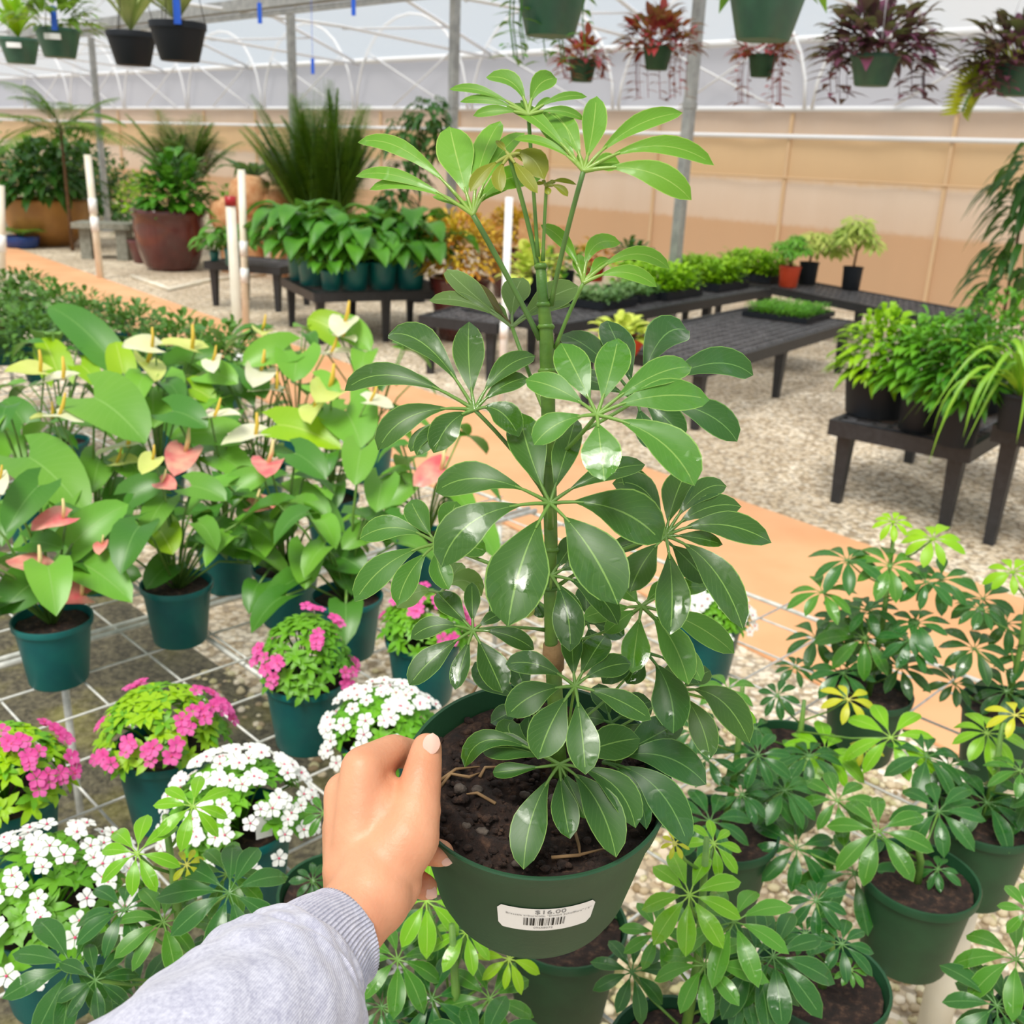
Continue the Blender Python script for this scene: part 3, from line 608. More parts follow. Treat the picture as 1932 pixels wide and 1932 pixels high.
whorl(R4, (870, 300), ((950, 360), None), [((680, 380), 90), ((860, 400), 50, 'bud'), ((700, 130), 90), ((820, 60), 80), ((930, 400), 60)], 'deep', .03, sw=6)
whorl(R4, (1130, 420), ((1000, 560), None), [((1120, 250), 90), ((1260, 330), 90), ((1300, 480), 100), ((1000, 330), 70), ((1180, 580), 110)], 'deep', .045, sw=6)
whorl(R4, (1075, 712), ((1040, 980), (1050, 820)), [((758, 612), 110, (910, 570)), ((765, 848), 140, (880, 710)), ((1058, 432), 95, (1060, 580)), ((1215, 480), 125, (1150, 560)), ((1422, 865), 108, (1250, 740)), ((1330, 610), 110, (1200, 600)), ((905, 1045), 165, (960, 850)), ((1122, 1115), 138, (1110, 900))], 'dark', -.055, sw=7)
whorl(R4, (1005, 1068), ((1010, 1130), None), [((572, 1082), 95, (620, 830)), ((790, 868), 110, (700, 930)), ((645, 1000), 125, (800, 960)), ((700, 1105), 70, (760, 1100)), ((1052, 1408), 118, (1010, 1220)), ((840, 1548), 150, (850, 1260)), ((1262, 1492), 165, (1200, 1170)), ((1350, 1358), 135, (1300, 1090)), ((1372, 950), 160, (1200, 960)), ((1120, 1315), 90)], 'dark', -.03, sw=9, lift=.1)
whorl(R4, (1200, 1060), None, [((1672, 1160), 170, (1480, 940)), ((1590, 1442), 150, (1480, 1080)), ((1400, 1365), 90, (1370, 1090)), ((1560, 870), 150, (1400, 960))], 'deep', -.01, seg=12)
whorl(R4, (1545, 735), ((1060, 1000), (1300, 900)), [((1870, 972), 140, (1750, 680)), ((1690, 1045), 115, (1660, 830)), ((1900, 880), 60, (1830, 800), 'bright'), ((1520, 600), 90), ((1690, 640), 90)], 'dark', .02, sw=6)
whorl(R4, (1400, 560), ((1050, 900), (1220, 800)), [((1522, 928), 160, (1540, 700)), ((1310, 700), 110), ((1640, 700), 90, (1580, 600)), ((1200, 700), 120, (1290, 580))], 'deep', .01, sw=6)
whorl(R4, (1240, 880), ((1050, 1050), None), [((1180, 700), 110), ((1420, 780), 130), ((1400, 1000), 140), ((1100, 850), 90), ((1260, 1080), 90)], 'deep', .02, sw=6)
whorl(R4, (870, 800), ((960, 1040), None), [((620, 600), 130, (700, 700)), ((800, 600), 100), ((1000, 900), 100), ((850, 1010), 110), ((690, 880), 90)], 'deep', .02, sw=6)

# ================================================================ the hand and the sleeve
person = thing('person', 'person in a light grey sweatshirt, left hand gripping the green pot rim', 'person', P(640, 1800, .54))
caps = []
def C(a, b, ra, rb): caps.append((P(*a), P(*b), ra, rb))
C((560, 1850, .520), (640, 1762, .556), .022, .0220); C((640, 1762, .556), (698, 1690, .575), .0225, .0225); C((700, 1690, .575), (705, 1640, .585), .024, .022)
C((668, 1640, .592), (702, 1640, .585), .019, .021); C((740, 1665, .588), (715, 1700, .58), .018, .018)
C((675, 1680, .588), (684, 1450, .602), .019, .0135)        # index metacarpal
C((665, 1670, .592), (652, 1497, .612), .017, .0135)
C((660, 1670, .600), (648, 1560, .628), .016, .0135)
C((665, 1675, .605), (662, 1620, .640), .016, .012)
C((684, 1450, .602), (742, 1417, .628), .0135, .0108); C((742, 1417, .628), (790, 1425, .658), .0108, .009)          # index
C((652, 1497, .612), (690, 1500, .650), .0135, .011); C((690, 1500, .650), (770, 1525, .668), .011, .010)
C((648, 1560, .628), (695, 1590, .662), .0135, .011); C((695, 1590, .658), (790, 1602, .652), .0110, .0097); C((790, 1602, .652), (832, 1610, .640), .0098, .0088)
C((662, 1620, .640), (715, 1648, .660), .012, .010); C((715, 1648, .660), (780, 1664, .652), .010, .0085); C((775, 1662, .648), (802, 1674, .640), .0092, .0084)
C((705, 1660, .585), (768, 1580, .590), .022, .0195); C((768, 1580, .590), (784, 1530, .596), .0195, .0155); C((784, 1530, .596), (796, 1462, .606), .0148, .0122); C((796, 1462, .606), (805, 1412, .616), .0122, .0098)  # thumb
C((700, 1500, .604), (730, 1560, .598), .0155, .018); C((712, 1480, .610), (745, 1530, .604), .012, .014); C((690, 1560, .600), (720, 1620, .590), .017, .020); C((672, 1500, .606), (680, 1600, .598), .015, .018)
mb = MB()
for a, b, ra, rb in caps:
    ax = (b-a); ln = ax.length; ax.normalize(); pts, rad = [], []
    for i in range(5): t = PI/2*(1-i/4); pts.append(a - ax*(ra*math.sin(t))); rad.append(max(ra*math.cos(t), .0004))
    for i in range(5): t = PI/2*i/4; pts.append(b + ax*(rb*math.sin(t))); rad.append(max(rb*math.cos(t), .0004))
    mb.tube(pts, rad, 20)
raw = mb.build('body', M['skin'], person)
rm = raw.modifiers.new('r', 'REMESH'); rm.mode = 'VOXEL'; rm.voxel_size = .0016
sm_ = raw.modifiers.new('s', 'SMOOTH'); sm_.factor = .6; sm_.iterations = 14
dg = bpy.context.evaluated_depsgraph_get(); me = bpy.data.meshes.new_from_object(raw.evaluated_get(dg)); raw.modifiers.clear(); raw.data = me
me.polygons.foreach_set('use_smooth', [True]*len(me.polygons))
def nail(px, py, d, dirpx, ln, wd, name='fingernail', up=None):
    c = P(px, py, d); D = (P(px+dirpx[0], py+dirpx[1], d+dirpx[2]) - c).normalized()
    N_ = up if up else (CAM-c).normalized(); mb = MB()
    mb.leaf(c-D*ln/2, c+D*ln/2, wd, c+N_*.0012, N_, 'round', 8, -.22); mb.build(name, M['nail'], person)
nail(814, 1404, .6045, (8, -60, .002), .0135, .0105)
nail(845, 1622, .6335, (36, 18, .004), .0085, .009); nail(815, 1686, .6335, (34, 26, .004), .0085, .0085)
# ribbed cuff and sleeve
def path(pts, n_):
    out = []; ps = [pts[0]*2-pts[1]]+pts+[pts[-1]*2-pts[-2]]
    for i in range(1, len(ps)-2):
        for k_ in range(n_):
            t = k_/n_; a, b, c_, d = ps[i-1:i+3]
            out.append(.5*((2*b)+(c_-a)*t+(2*a-5*b+4*c_-d)*t*t+(3*b-a-3*c_+d)*t**3))
    out.append(pts[-1]); return out
cp = path([P(650, 1764, .560), P(606, 1796, .545), P(560, 1846, .525), P(520, 1890, .505)], 8)
mb = MB(); nrib = 84
rad = [.0268, .0282, .0284]+[.0284+.0006*i for i in range(len(cp)-3)]
cpi = [cp[2]+(cp[0]-cp[2])*.6]+[cp[0]]+cp[1:]
mb.tube([cp[3], cp[1]]+cp, [.0245, .0245]+rad, nrib*4, False, prof=lambda u, i: 1+.010*math.sin(2*PI*u*nrib))
mb.build('cuff', M['rib'], person)['label'] = 'ribbed grey knitted cuff'
sp_ = path([P(574, 1830, .532), P(545, 1862, .518), P(520, 1895, .505), P(470, 1975, .475), P(360, 2110, .43), P(230, 2260, .40)], 10)
mb = MB(); rad = [.0372*(1-.03*math.exp(-i/3.0))+.0005*i for i in range(len(sp_))]; rad[0] = .0300; rad[1] = .0335; rad[2] = .0350
mb.tube(sp_, rad, 120, False, prof=lambda u, i: 1+.035*math.sin(2*PI*u*3+i*.35)*math.exp(-i/14)+.02*math.sin(2*PI*u*5-i*.5)+.012*math.sin(2*PI*u*9+i*.8))
mb.build('sleeve', M['jersey'], person)['label'] = 'heathered light grey sweatshirt sleeve'

exec_parts = True
#@@BG@@
# ================================================================ scheffleras standing on the wire bench
def axis_pt(px, py, x0, y0, k=1.0):
    d = FW + RT*((px-966)/FPX) - UP*((py-966)/FPX); t = (d.x*x0+d.y*y0)/(d.x*d.x+d.y*d.y); return CAM + d*(t*k)
def whorl3(mb, H, r, n, tilt, wr=.34, seg=7, ph=None, droop=.35):
    Nn = (V(0, 0, 1) + (V(-H.x, -H.y, 0).normalized())*tilt + V(rng.uniform(-.2, .2), rng.uniform(-.2, .2), 0)).normalized()
    A = Nn.orthogonal().normalized(); B = Nn.cross(A); ph = rng.uniform(0, 6) if ph is None else ph
    for i in range(n):
        a = ph + 2*PI*i/n + rng.uniform(-.16, .16); D = A*math.cos(a)+B*math.sin(a); ln = r*rng.uniform(.82, 1.08)
        tip = H + D*ln - Nn*(ln*droop*rng.uniform(.6, 1.3)); ct = H + D*ln*.5 + Nn*(ln*.16)
        mb.leaf(H, tip, ln*wr*rng.uniform(.9, 1.1), ct, Nn, 'obov', seg, rng.uniform(.02, .12), 0, .015, .15, .0009)
def schef(label, px, py, ws, kind='green', extra=5, group=None, cat='potted plant', zb=ZB, hgt=None):
    c = ON(px, py, zb+.135); t = thing('potted_schefflera', label, cat, (c.x, c.y, zb+.0005), group); addpot(t, kind)
    by = {}; st = MB(); tops = []
    for wpx, wpy, rp, mm in ws:
        H = axis_pt(wpx, wpy, c.x, c.y, rng.uniform(.96, 1.03))
        if H.z < zb+.10: H = H + V(0, 0, zb+.10-H.z)
        by.setdefault(mm, []).append((H, rp*K(H)/FPX)); tops.append(H)
    zt = max(h.z for h in tops)-.01; mx = sum(h.x for h in tops)/len(tops)
    base = V(c.x, c.y, zb+.11); top = V(c.x+(mx-c.x)*.25, c.y, zt)
    for i in range(extra):
        a = rng.uniform(0, 6.28); q = rng.uniform(.05, .10); z = rng.uniform(zb+.16, max(zb+.2, zt-.06))
        by.setdefault('forest', []).append((V(c.x+q*math.cos(a), c.y+q*math.sin(a), z), rng.uniform(.05, .07)))
    st.tube([base, base.lerp(top, .5)+V(.006, 0, 0), top], [.006, .005, .003], 7)
    for mm, lst in by.items():
        mb = MB()
        for H, r in lst:
            whorl3(mb, H, r, 7 if mm == 'yel' else rng.choice((8, 9)), .45)
            s = max(0, min(1, (H.z-.05-base.z)/(top.z-base.z+1e-6))); q = base.lerp(top, s); st.tube([q, q.lerp(H, .6)-V(0, 0, .006), H], .0016, 5)
        nm = {'yel': 'young_leaves', 'bright': 'upper_leaves'}.get(mm, 'leaves'); mb.build(nm, L[mm], t)
    st.build('stem', M['stalk'], t); return t
schef('schefflera in a green pot at the right bench edge, dark soil beside low leaves', 1735, 1650, [(1657, 1568, 102, 'sage'), (1612, 1649, 108, 'forest'), (1503, 1600, 88, 'forest'), (1580, 1511, 78, 'sage'), (1770, 1640, 42, 'forest'), (1700, 1700, 40, 'forest')], extra=1)
schef('schefflera in a green pot with wide bare soil, at the bottom right', 1552, 1845, [(1588, 1782, 66, 'forest'), (1520, 1762, 50, 'forest'), (1604, 1830, 34, 'sage'), (1540, 1700, 60, 'forest')], extra=0)
schef('bright green schefflera with glossy wide leaves, directly right of the held pot', 1285, 1985, [(1301, 1689, 108, 'bright'), (1330, 1822, 108, 'sage'), (1385, 1740, 115, 'sage'), (1192, 1834, 84, 'forest'), (1346, 1592, 62, 'bright'), (1273, 1592, 30, 'yel'), (1240, 1760, 80, 'sage'), (1400, 1860, 80, 'forest')], extra=3)
schef('dark schefflera in a green pot just behind the right rim of the held pot', 1366, 1560, [(1374, 1301, 62, 'sage'), (1335, 1430, 66, 'forest'), (1430, 1425, 70, 'forest'), (1310, 1380, 60, 'deep'), (1400, 1500, 56, 'forest'), (1480, 1492, 80, 'forest')], extra=2)
schef('schefflera with a light yellow-green crown, its green pot mostly hidden behind leaves', 1495, 1405, [(1467, 1313, 44, 'forest'), (1556, 1418, 86, 'bright'), (1600, 1320, 52, 'yel'), (1681, 1392, 96, 'bright'), (1632, 1415, 34, 'yel'), (1425, 1375, 40, 'forest'), (1500, 1440, 60, 'sage')], extra=1)
schef('tall bushy schefflera in a dark pot beside the orange path', 1640, 1300, [(1632, 1204, 88, 'sage'), (1540, 1204, 72, 'forest'), (1729, 1176, 66, 'forest'), (1551, 1118, 70, 'sage'), (1678, 1068, 74, 'sage'), (1747, 1098, 60, 'forest'), (1590, 1270, 66, 'forest'), (1700, 1260, 60, 'deep'), (1640, 1150, 66, 'forest'), (1500, 1260, 44, 'deep'), (1590, 1170, 60, 'deep'), (1685, 985, 40, 'lime'), (1760, 1018, 60, 'lime')], extra=6)
schef('lime-topped schefflera in a green pot at the right edge, above the cream pipe', 1856, 1535, [(1862, 1384, 74, 'bright'), (1862, 1515, 86, 'forest'), (1790, 1445, 62, 'forest'), (1925, 1455, 62, 'sage'), (1915, 1350, 56, 'yel'), (1770, 1500, 50, 'forest')], extra=3)
schef('dark airy schefflera at the far right end of the bench', 1900, 1330, [(1838, 1225, 72, 'deep'), (1900, 1176, 62, 'forest'), (1899, 1305, 72, 'deep'), (1910, 1080, 50, 'lime'), (1800, 1290, 55, 'deep'), (1850, 1150, 50, 'forest'), (1940, 1240, 60, 'forest')], extra=3)
schef('schefflera with large glossy leaves cut off by the lower right corner', 2010, 1960, [(1918, 1810, 112, 'sage'), (1905, 1905, 100, 'forest'), (1940, 1720, 62, 'sage')], extra=1)
schef('green potted schefflera half hidden straight below the held pot', 1066, 1738, [(1120, 1700, 50, 'forest'), (1040, 1690, 40, 'forest')], extra=0)
schef('bright leafy schefflera below the hand, beside the grey sleeve', 850, 2010, [(804, 1700, 94, 'bright'), (750, 1811, 100, 'sage'), (924, 1884, 92, 'sage'), (815, 1885, 90, 'forest'), (880, 1760, 74, 'bright'), (720, 1900, 80, 'forest'), (960, 1810, 60, 'anthy')], extra=2)
schef('schefflera with light green tops in front of the white periwinkles at the lower left', 352, 1985, [(308, 1740, 98, 'sage'), (259, 1611, 88, 'bright'), (364, 1522, 76, 'bright'), (352, 1632, 34, 'yel'), (429, 1650, 86, 'sage'), (235, 1717, 92, 'forest'), (263, 1890, 120, 'forest'), (433, 1781, 92, 'forest'), (370, 1840, 90, 'deep'), (180, 1850, 80, 'deep')], extra=2)
schef('small dark schefflera peeking out left of the wrist', 640, 1680, [(612, 1535, 46, 'sage'), (590, 1662, 44, 'deep')], extra=1)

# ================================================================ periwinkles
fl = MB()
for i in range(5):
    a = 2*PI*i/5; D = V(math.cos(a), math.sin(a), 0); fl.leaf(D*.001, D*.0125+V(0, 0, .0008), .0092, D*.007+V(0, 0, .0022), V(0, 0, 1), 'obov', 4, .05)
def flowermesh(m):
    fl.cur = 0; o = fl.build('flower', M[m]); me = o.data; bpy.data.objects.remove(o); return me
FW_, FP_ = flowermesh('petal_w'), flowermesh('petal_p')
ey = MB(); ey.ball((0, 0, .0014), .0016, 6); eo = ey.build('eye', M['eye']); EY = eo.data; bpy.data.objects.remove(eo)
def vinca(label, px, py, pink, R=.1, Hh=.10, n=34, sx=0, cl=None, lm='lime', tagged=False):
    c = ON(px, py, ZB+.135); t = thing('periwinkle', label, 'flowering plant', (c.x, c.y, ZB+.0005)); addpot(t, 'teal')
    o = V(c.x, c.y, ZB+.125); mb = MB(); mb2 = MB()
    for i in range(85):
        a = rng.uniform(0, 6.28); e = rng.uniform(.05, 1)**.7; D = V(math.cos(a)*math.sqrt(1-e*e), math.sin(a)*math.sqrt(1-e*e), e)
        q = o + V(D.x*R*.86, D.y*R*.86, D.z*Hh*.86); N_ = (D+V(0, 0, .4)).normalized(); A = N_.orthogonal().normalized(); B = N_.cross(A); ph = rng.uniform(0, 6)
        tgt = mb if rng.random() < .6 else mb2
        for k_ in range(6):
            b = ph+k_*PI/3; d = A*math.cos(b)+B*math.sin(b); ln = rng.uniform(.018, .03)
            tgt.leaf(q, q+d*ln+N_*.004, ln*.42, q+d*ln*.5+N_*.009, N_, 'ell', 3, .05)
        if i % 6 == 0: mb2.tube([o-V(0, 0, .01), o.lerp(q, .5)+V(0, 0, .01), q], .0018, 4)
    mb.build('leaves', L[lm], t); mb2.build('inner_leaves', L['fern'], t)
    fm = FP_ if pink else FW_; cts = []
    if pink:
        for i in range(11): cts.append((rng.uniform(0, 6.28), rng.uniform(.12, .98)))
    for i in range(n):
        if pink:
            a0, e0 = cts[i % 11]; a = a0+rng.uniform(-.25, .25); e = min(1, max(.02, e0+rng.uniform(-.1, .1)))
        else: a = rng.uniform(0, 6.28); e = rng.uniform(.0, 1)**.8
        D = V(math.cos(a)*math.sqrt(1-e*e), math.sin(a)*math.sqrt(1-e*e), e); q = V(D.x*R, D.y*R, D.z*Hh)+V(0, 0, .125)+D*.006
        f = bpy.data.objects.new('flower', fm); COL.objects.link(f); f.parent = t; f.location = q
        N_ = (D+V(-c.x, -c.y, 0).normalized()*.5+V(0, 0, .6)).normalized(); f.rotation_euler = N_.to_track_quat('Z', 'Y').to_euler(); s = rng.uniform(.85, 1.2); f.scale = (s, s, s)
        if not pink or rng.random() < .3:
            g = bpy.data.objects.new('eye', EY); COL.objects.link(g); g.parent = f
    return t
vinca('pink periwinkle in a teal pot with blooms hanging over its front rim', 308, 1405, True, .105, .115, 52)
vinca('tall narrow pink periwinkle in a teal pot with brown dead leaves on its rim', 577, 1275, True, .085, .135, 40, lm='fern')
vinca('pink periwinkle cut off by the left picture edge', 8, 1495, True, .10, .12, 52)
vinca('pink periwinkle half hidden behind the left leaves of the held plant', 800, 1200, True, .09, .11, 40, lm='fern')
vinca('white periwinkle just behind the knuckles of the hand', 725, 1385, False, .095, .085, 85, lm='fern')
tv = vinca('white periwinkle with a plastic tag stuck in its teal pot', 452, 1545, False, .10, .10, 100, lm='fern')
vinca('white periwinkle with open star flowers in the lower left corner', 92, 1712, False, .115, .095, 80, lm='fern')
vinca('white periwinkle beyond the right side of the held plant, by the orange path', 1335, 1165, False, .09, .08, 60, lm='fern')
mb = MB(); tp = P(496, 1560, .86); tp = axis_pt(498, 1560, tv.location.x+.03, tv.location.y-.06); mb.box(tp, .022, .0008, .034, .5); tv['_o'] = tuple(tv.location); mb.build('plant_tag', M['paper'], tv, smooth=False)

# ================================================================ anthuriums
LEAF = []   # px, py of the blade base ; tip ; width ; material
R_4 = lambda x, y: (x*.3623, 500+y*.3623)
def al(bx, by, tx, ty, wd, m='anth'): LEAF.append((*R_4(bx, by), *R_4(tx, ty), wd*.3623, m))
for a in ((560, 470, 250, 215, 190, 'anth2'), (490, 690, 760, 930, 320), (795, 640, 800, 850, 310), (150, 1000, 455, 1310, 300), (1180, 880, 885, 905, 160), (1800, 760, 1885, 955, 300), (1550, 470, 1530, 610, 220),
          (380, 1450, 670, 1245, 200), (370, 1530, 690, 1760, 230), (180, 1650, 0, 1820, 230, 'anth2'), (1130, 1400, 1300, 1535, 190, 'anth2'), (1600, 1480, 1590, 1690, 180), (1520, 1210, 1720, 1330, 190), (860, 1220, 740, 1440, 140),
          (830, 1380, 900, 1510, 190, 'anthy'), (1880, 960, 1850, 1150, 180), (640, 1000, 780, 1150, 190), (1750, 350, 1600, 280, 170, 'anthy'), (1440, 830, 1780, 960, 190, 'anthy'), (300, 560, 220, 380, 170, 'anthy'), (1130, 990, 1330, 1140, 170),
          (520, 1010, 480, 1190, 170), (1800, 330, 1932, 450, 150), (960, 520, 1130, 450, 180, 'anth2'), (1230, 680, 1130, 520, 190, 'anth2'), (1000, 640, 1120, 720, 130, 'anthy'), (640, 1180, 560, 1300, 150, 'anth2'), (1480, 440, 1260, 520, 170), (1660, 620, 1760, 700, 150),
          (520, 1640, 740, 1620, 170, 'anth2'), (880, 1560, 760, 1690, 150, 'anth2'), (1400, 1400, 1560, 1340, 180, 'anth2'), (1770, 1520, 1900, 1600, 190, 'anth2'), (200, 1150, 30, 1400, 190, 'anth2'), (640, 560, 600, 400, 140, 'anthy'), (120, 820, 20, 700, 160, 'anth2'),
          (1000, 1150, 1180, 1230, 150), (1240, 1150, 1400, 1090, 140), (700, 1190, 870, 1130, 160, 'anth2'), (1540, 980, 1700, 1120, 170, 'anth2'), (900, 760, 1080, 850, 180, 'anth2'), (160, 1440, 330, 1480, 150, 'anth2'), (1990, 1130, 1960, 1290, 170), (2040, 1190, 2180, 1120, 170),
          (1080, 560, 1240, 620, 150), (420, 520, 520, 640, 120, 'anthy'), (60, 980, 40, 860, 140), (1300, 560, 1380, 700, 150, 'anth2'), (1900, 1400, 1780, 1480, 130), (1340, 1240, 1240, 1330, 130, 'anth2')): al(*a)
FLW = []
for a in ((95, 722, 62, 'w'), (50, 702, 58, 'y'), (130, 788, 60, 'w'), (82, 790, 44, 'y'), (265, 655, 52, 'w'), (283, 698, 66, 'y'), (336, 655, 62, 'y'), (402, 690, 44, 'w'), (486, 712, 60, 'w'), (500, 738, 52, 'w'), (457, 828, 62, 'w'), (424, 786, 50, 'w'), (645, 618, 58, 'w'), (642, 668, 50, 'w'), (612, 745, 72, 'y'), (590, 780, 58, 'y'), (716, 762, 44, 'w'), (218, 850, 68, 'w'), (238, 873, 44, 'y'), (2, 916, 44, 'w'), (494, 628, 44, 'y'), (280, 878, 44, 'y'),
          (342, 870, 70, 'p'), (505, 884, 66, 'p'), (96, 987, 58, 'p'), (50, 1068, 66, 'p'), (126, 1125, 62, 'p'), (316, 915, 38, 'p'), (495, 955, 44, 'p'), (812, 898, 60, 'p'), (190, 1035, 30, 'p'), (655, 640, 40, 'w')): FLW.append(a)
AP = [  # rim centre px, label, height of the leaf mass
 (98, 1165, 'anthurium with coral pink spathes in the teal pot by the left picture edge', .27), (333, 1098, 'anthurium with one lime yellow leaf, in the teal pot behind the bench rail', .27), (540, 1068, 'anthurium with thin stems in a teal pot right of the lime-leaved one', .27),
 (655, 1122, 'anthurium in the teal pot closest to the left side of the held plant', .24), (425, 1010, 'pink flowered anthurium in the middle row of the anthuriums', .3), (625, 935, 'anthurium in a dark pot beside the orange path with heart leaf over it', .34),
 (180, 1010, 'anthurium with a very large drooping heart leaf above the coral blooms', .34), (60, 935, 'anthurium with a white spathe at the left picture edge', .34), (300, 890, 'white anthurium with yellow spadix standing above the pink spathes', .36), (490, 880, 'anthurium with a pure white spathe on a tall stem', .36),
 (120, 830, 'white anthurium with two ruffled blooms near the left edge', .38), (330, 800, 'anthurium with the pair of largest round heart leaves', .38), (560, 800, 'anthurium with cream and pale yellow spathes right of the white pipe', .38), (700, 830, 'tall anthurium with a blue-green heart leaf next to the held plant', .38),
 (800, 1010, 'anthurium with a cream pink spathe behind the stem of the held plant', .3)]
plants = []
for px, py, lb, hh in AP:
    c = ON(px, py, ZB+.135); t = thing('anthurium', lb, 'potted plant', (c.x, c.y, ZB+.0005)); addpot(t, 'teal'); t['_o'] = tuple(t.location)
    plants.append(dict(t=t, c=c, h=hh, mb={}, st=MB(), px=px, py=py))
def nearest(px, py):
    return min(plants, key=lambda q: (abs(q['px']-px)*1.0)**2 + (max(0, py-(q['py']-20))*4)**2 + ((q['py']-150*(q['h']/.3)-py)*1.0)**2)
for bx, by, tx, ty, wd, m in LEAF:
    q = nearest((bx+tx)/2, (by+ty)/2); c = q['c']
    B = axis_pt(bx, by, c.x, c.y); d = K(B); T = P(tx, ty, d - (ty-by)*d/FPX*.75)
    if B.z < ZB+.12: B.z = ZB+.12
    up = V(-.25*B.x, -.25*B.y, 1)+ (CAM-B).normalized()*.8
    mb = q['mb'].setdefault(m, MB()); mb.leaf(B, T, wd*1.28*d/FPX, (B+T)/2+V(0, 0, (T-B).length*.14), up, 'heart', 8, .12, .45, .01)
    q['st'].tube([c-V(0, 0, .02), c.lerp(B, .5)+V(0, 0, .03), B+(B-T)*.0], .003, 5)
for px, py, wd, kk in FLW:
    q = nearest(px, py); c = q['c']; B = axis_pt(px, py, c.x, c.y, .98); d = K(B)*.98; s = 1.22*wd*d/FPX
    if B.z < ZB+.14: B.z = ZB+.14
    a = rng.uniform(-1.9, 1.9); D = V(math.sin(a), -math.cos(a), -.15+rng.uniform(-.25, .3)).normalized(); up = V(0, -.35, 1)+V(rng.uniform(-.7, .7), rng.uniform(-.4, .4), 0)
    f = MB(); b0 = B-D*s*.45; f.leaf(b0, b0+D*s, s*.95, b0+D*s*.5+V(0, 0, s*.1), up, 'heart', 7, .14, .28, .03); fo = f.build('spathe', M['spathe_'+kk], q['t']); fo['_o'] = tuple(q['t'].location)
    g = MB(); g.tube([b0+D*s*.1, b0+D*s*.15+V(.1*s, 0, s*.3), b0+D*s*.2+V(.15*s, 0, s*.62)], [s*.05, s*.055, s*.03], 8); g.build('spadix', M['spadix' if kk != 'p' else 'spadix_p'], fo)
    q['st'].tube([c-V(0, 0, .02), c.lerp(b0, .5)+V(0, .02, .03), b0], .0026, 5)
for q in plants:
    c = q['c']
    for i in range(12):
        a = rng.uniform(0, 6.28); rr = rng.uniform(.04, .16); z = rng.uniform(.02, q['h']*.85); B = c+V(rr*math.cos(a), rr*math.sin(a), z); D = V(math.cos(a), math.sin(a), -.7)*rng.uniform(.06, .10)
        q['mb'].setdefault('anth2' if rng.random() < .6 else 'anth', MB()).leaf(B, B+D, D.length*.9, B+D*.5+V(0, 0, .03), None, 'heart', 6, .12, .34, .01); q['st'].tube([c-V(0, 0, .02), c.lerp(B, .6)+V(0, 0, .02), B], .0026, 5)
    for m, mb in q['mb'].items(): mb.build({'anthy': 'lime_leaves', 'anth2': 'dark_leaves'}.get(m, 'leaves'), L[m], q['t'])
    q['st'].build('stems', M['stalk'], q['t'])

# ================================================================ generic foliage
def bushmb(mb, c, rx, rz, n, ll, lw, shape='ell', droop=.3, seg=3, ry=None, low=0, inner=.45, st=None):
    ry = ry or rx
    for i in range(n):
        a = rng.uniform(0, 6.283); e = rng.uniform(low, 1); h = math.sqrt(max(0, 1-e*e)); D = V(math.cos(a)*h, math.sin(a)*h, e); k_ = rng.uniform(inner, .95)
        B = c + V(D.x*rx*k_, D.y*ry*k_, D.z*rz*k_); l = ll*rng.uniform(.7, 1.15); d = (V(D.x, D.y, D.z*.6+.1)+V(rng.uniform(-.5, .5), rng.uniform(-.5, .5), rng.uniform(-.3, .3))).normalized()
        mb.leaf(B, B+d*l-V(0, 0, l*droop), l*lw, B+d*l*.55+V(0, 0, l*.12), (0, 0, 1), shape, seg, .1)
def whorlbush(mb, c, rx, rz, n, r, nl=8, wr=.3, low=.0, seg=3):
    for i in range(n):
        a = rng.uniform(0, 6.283); e = rng.uniform(low, 1); h = math.sqrt(max(0, 1-e*e)); q = c+V(math.cos(a)*h*rx, math.sin(a)*h*rx, e*rz)*rng.uniform(.6, 1)
        whorl3(mb, q, r*rng.uniform(.8, 1.2), nl, .4, wr, seg)
def plant(name, label, cat, loc, potk, m, fn, group=None, stem=None, stemm='sheath', potz=None, sc=1, pname='foliage'):
    t = thing(name, label, cat, loc, group); Lc = Vector(loc); z = 0
    if potk: addpot(t, potk); z = max(v.co.z for v in PD[potk][1].vertices)
    mb = MB(); fn(mb, Lc+V(0, 0, z)); mb.build(pname, L[m], t)
    s = MB(); h = stem if stem else .06
    s.tube([Lc+V(0, 0, z-.01), Lc+V(.01, 0, z+h*.5), Lc+V(0, 0, z+h)], [.012*sc, .01*sc, .008*sc], 6); s.build('stem', M[stemm], t); return t
def frond(mb, B, D, ln, n=26, ll=.2, lw=.05, droop=.6, stem=None, side=None):
    D = D.normalized(); q = lambda t: B + D*(ln*t) - V(0, 0, ln*droop*t*t); S = D.cross(V(0, 0, 1)).normalized()
    if side: S = side
    for i in range(n):
        t = .18+.82*i/n; p = q(t); T = (q(min(1, t+.03))-q(t-.03)).normalized()
        for sg in (-1, 1):
            l = ll*math.sin(PI*min(1, t*.85+.12))**.6*rng.uniform(.85, 1.1); d = (S*sg*1.0+T*.5+V(0, 0, .05)).normalized()
            mb.leaf(p, p+d*l-V(0, 0, l*.25), l*lw*2, p+d*l*.5+V(0, 0, l*.06), (0, 0, 1), 'lance', 3, .1)
    if stem: stem.tube([q(t) for t in (0, .25, .5, .75, 1)], [.008, .007, .005, .004, .002], 5)
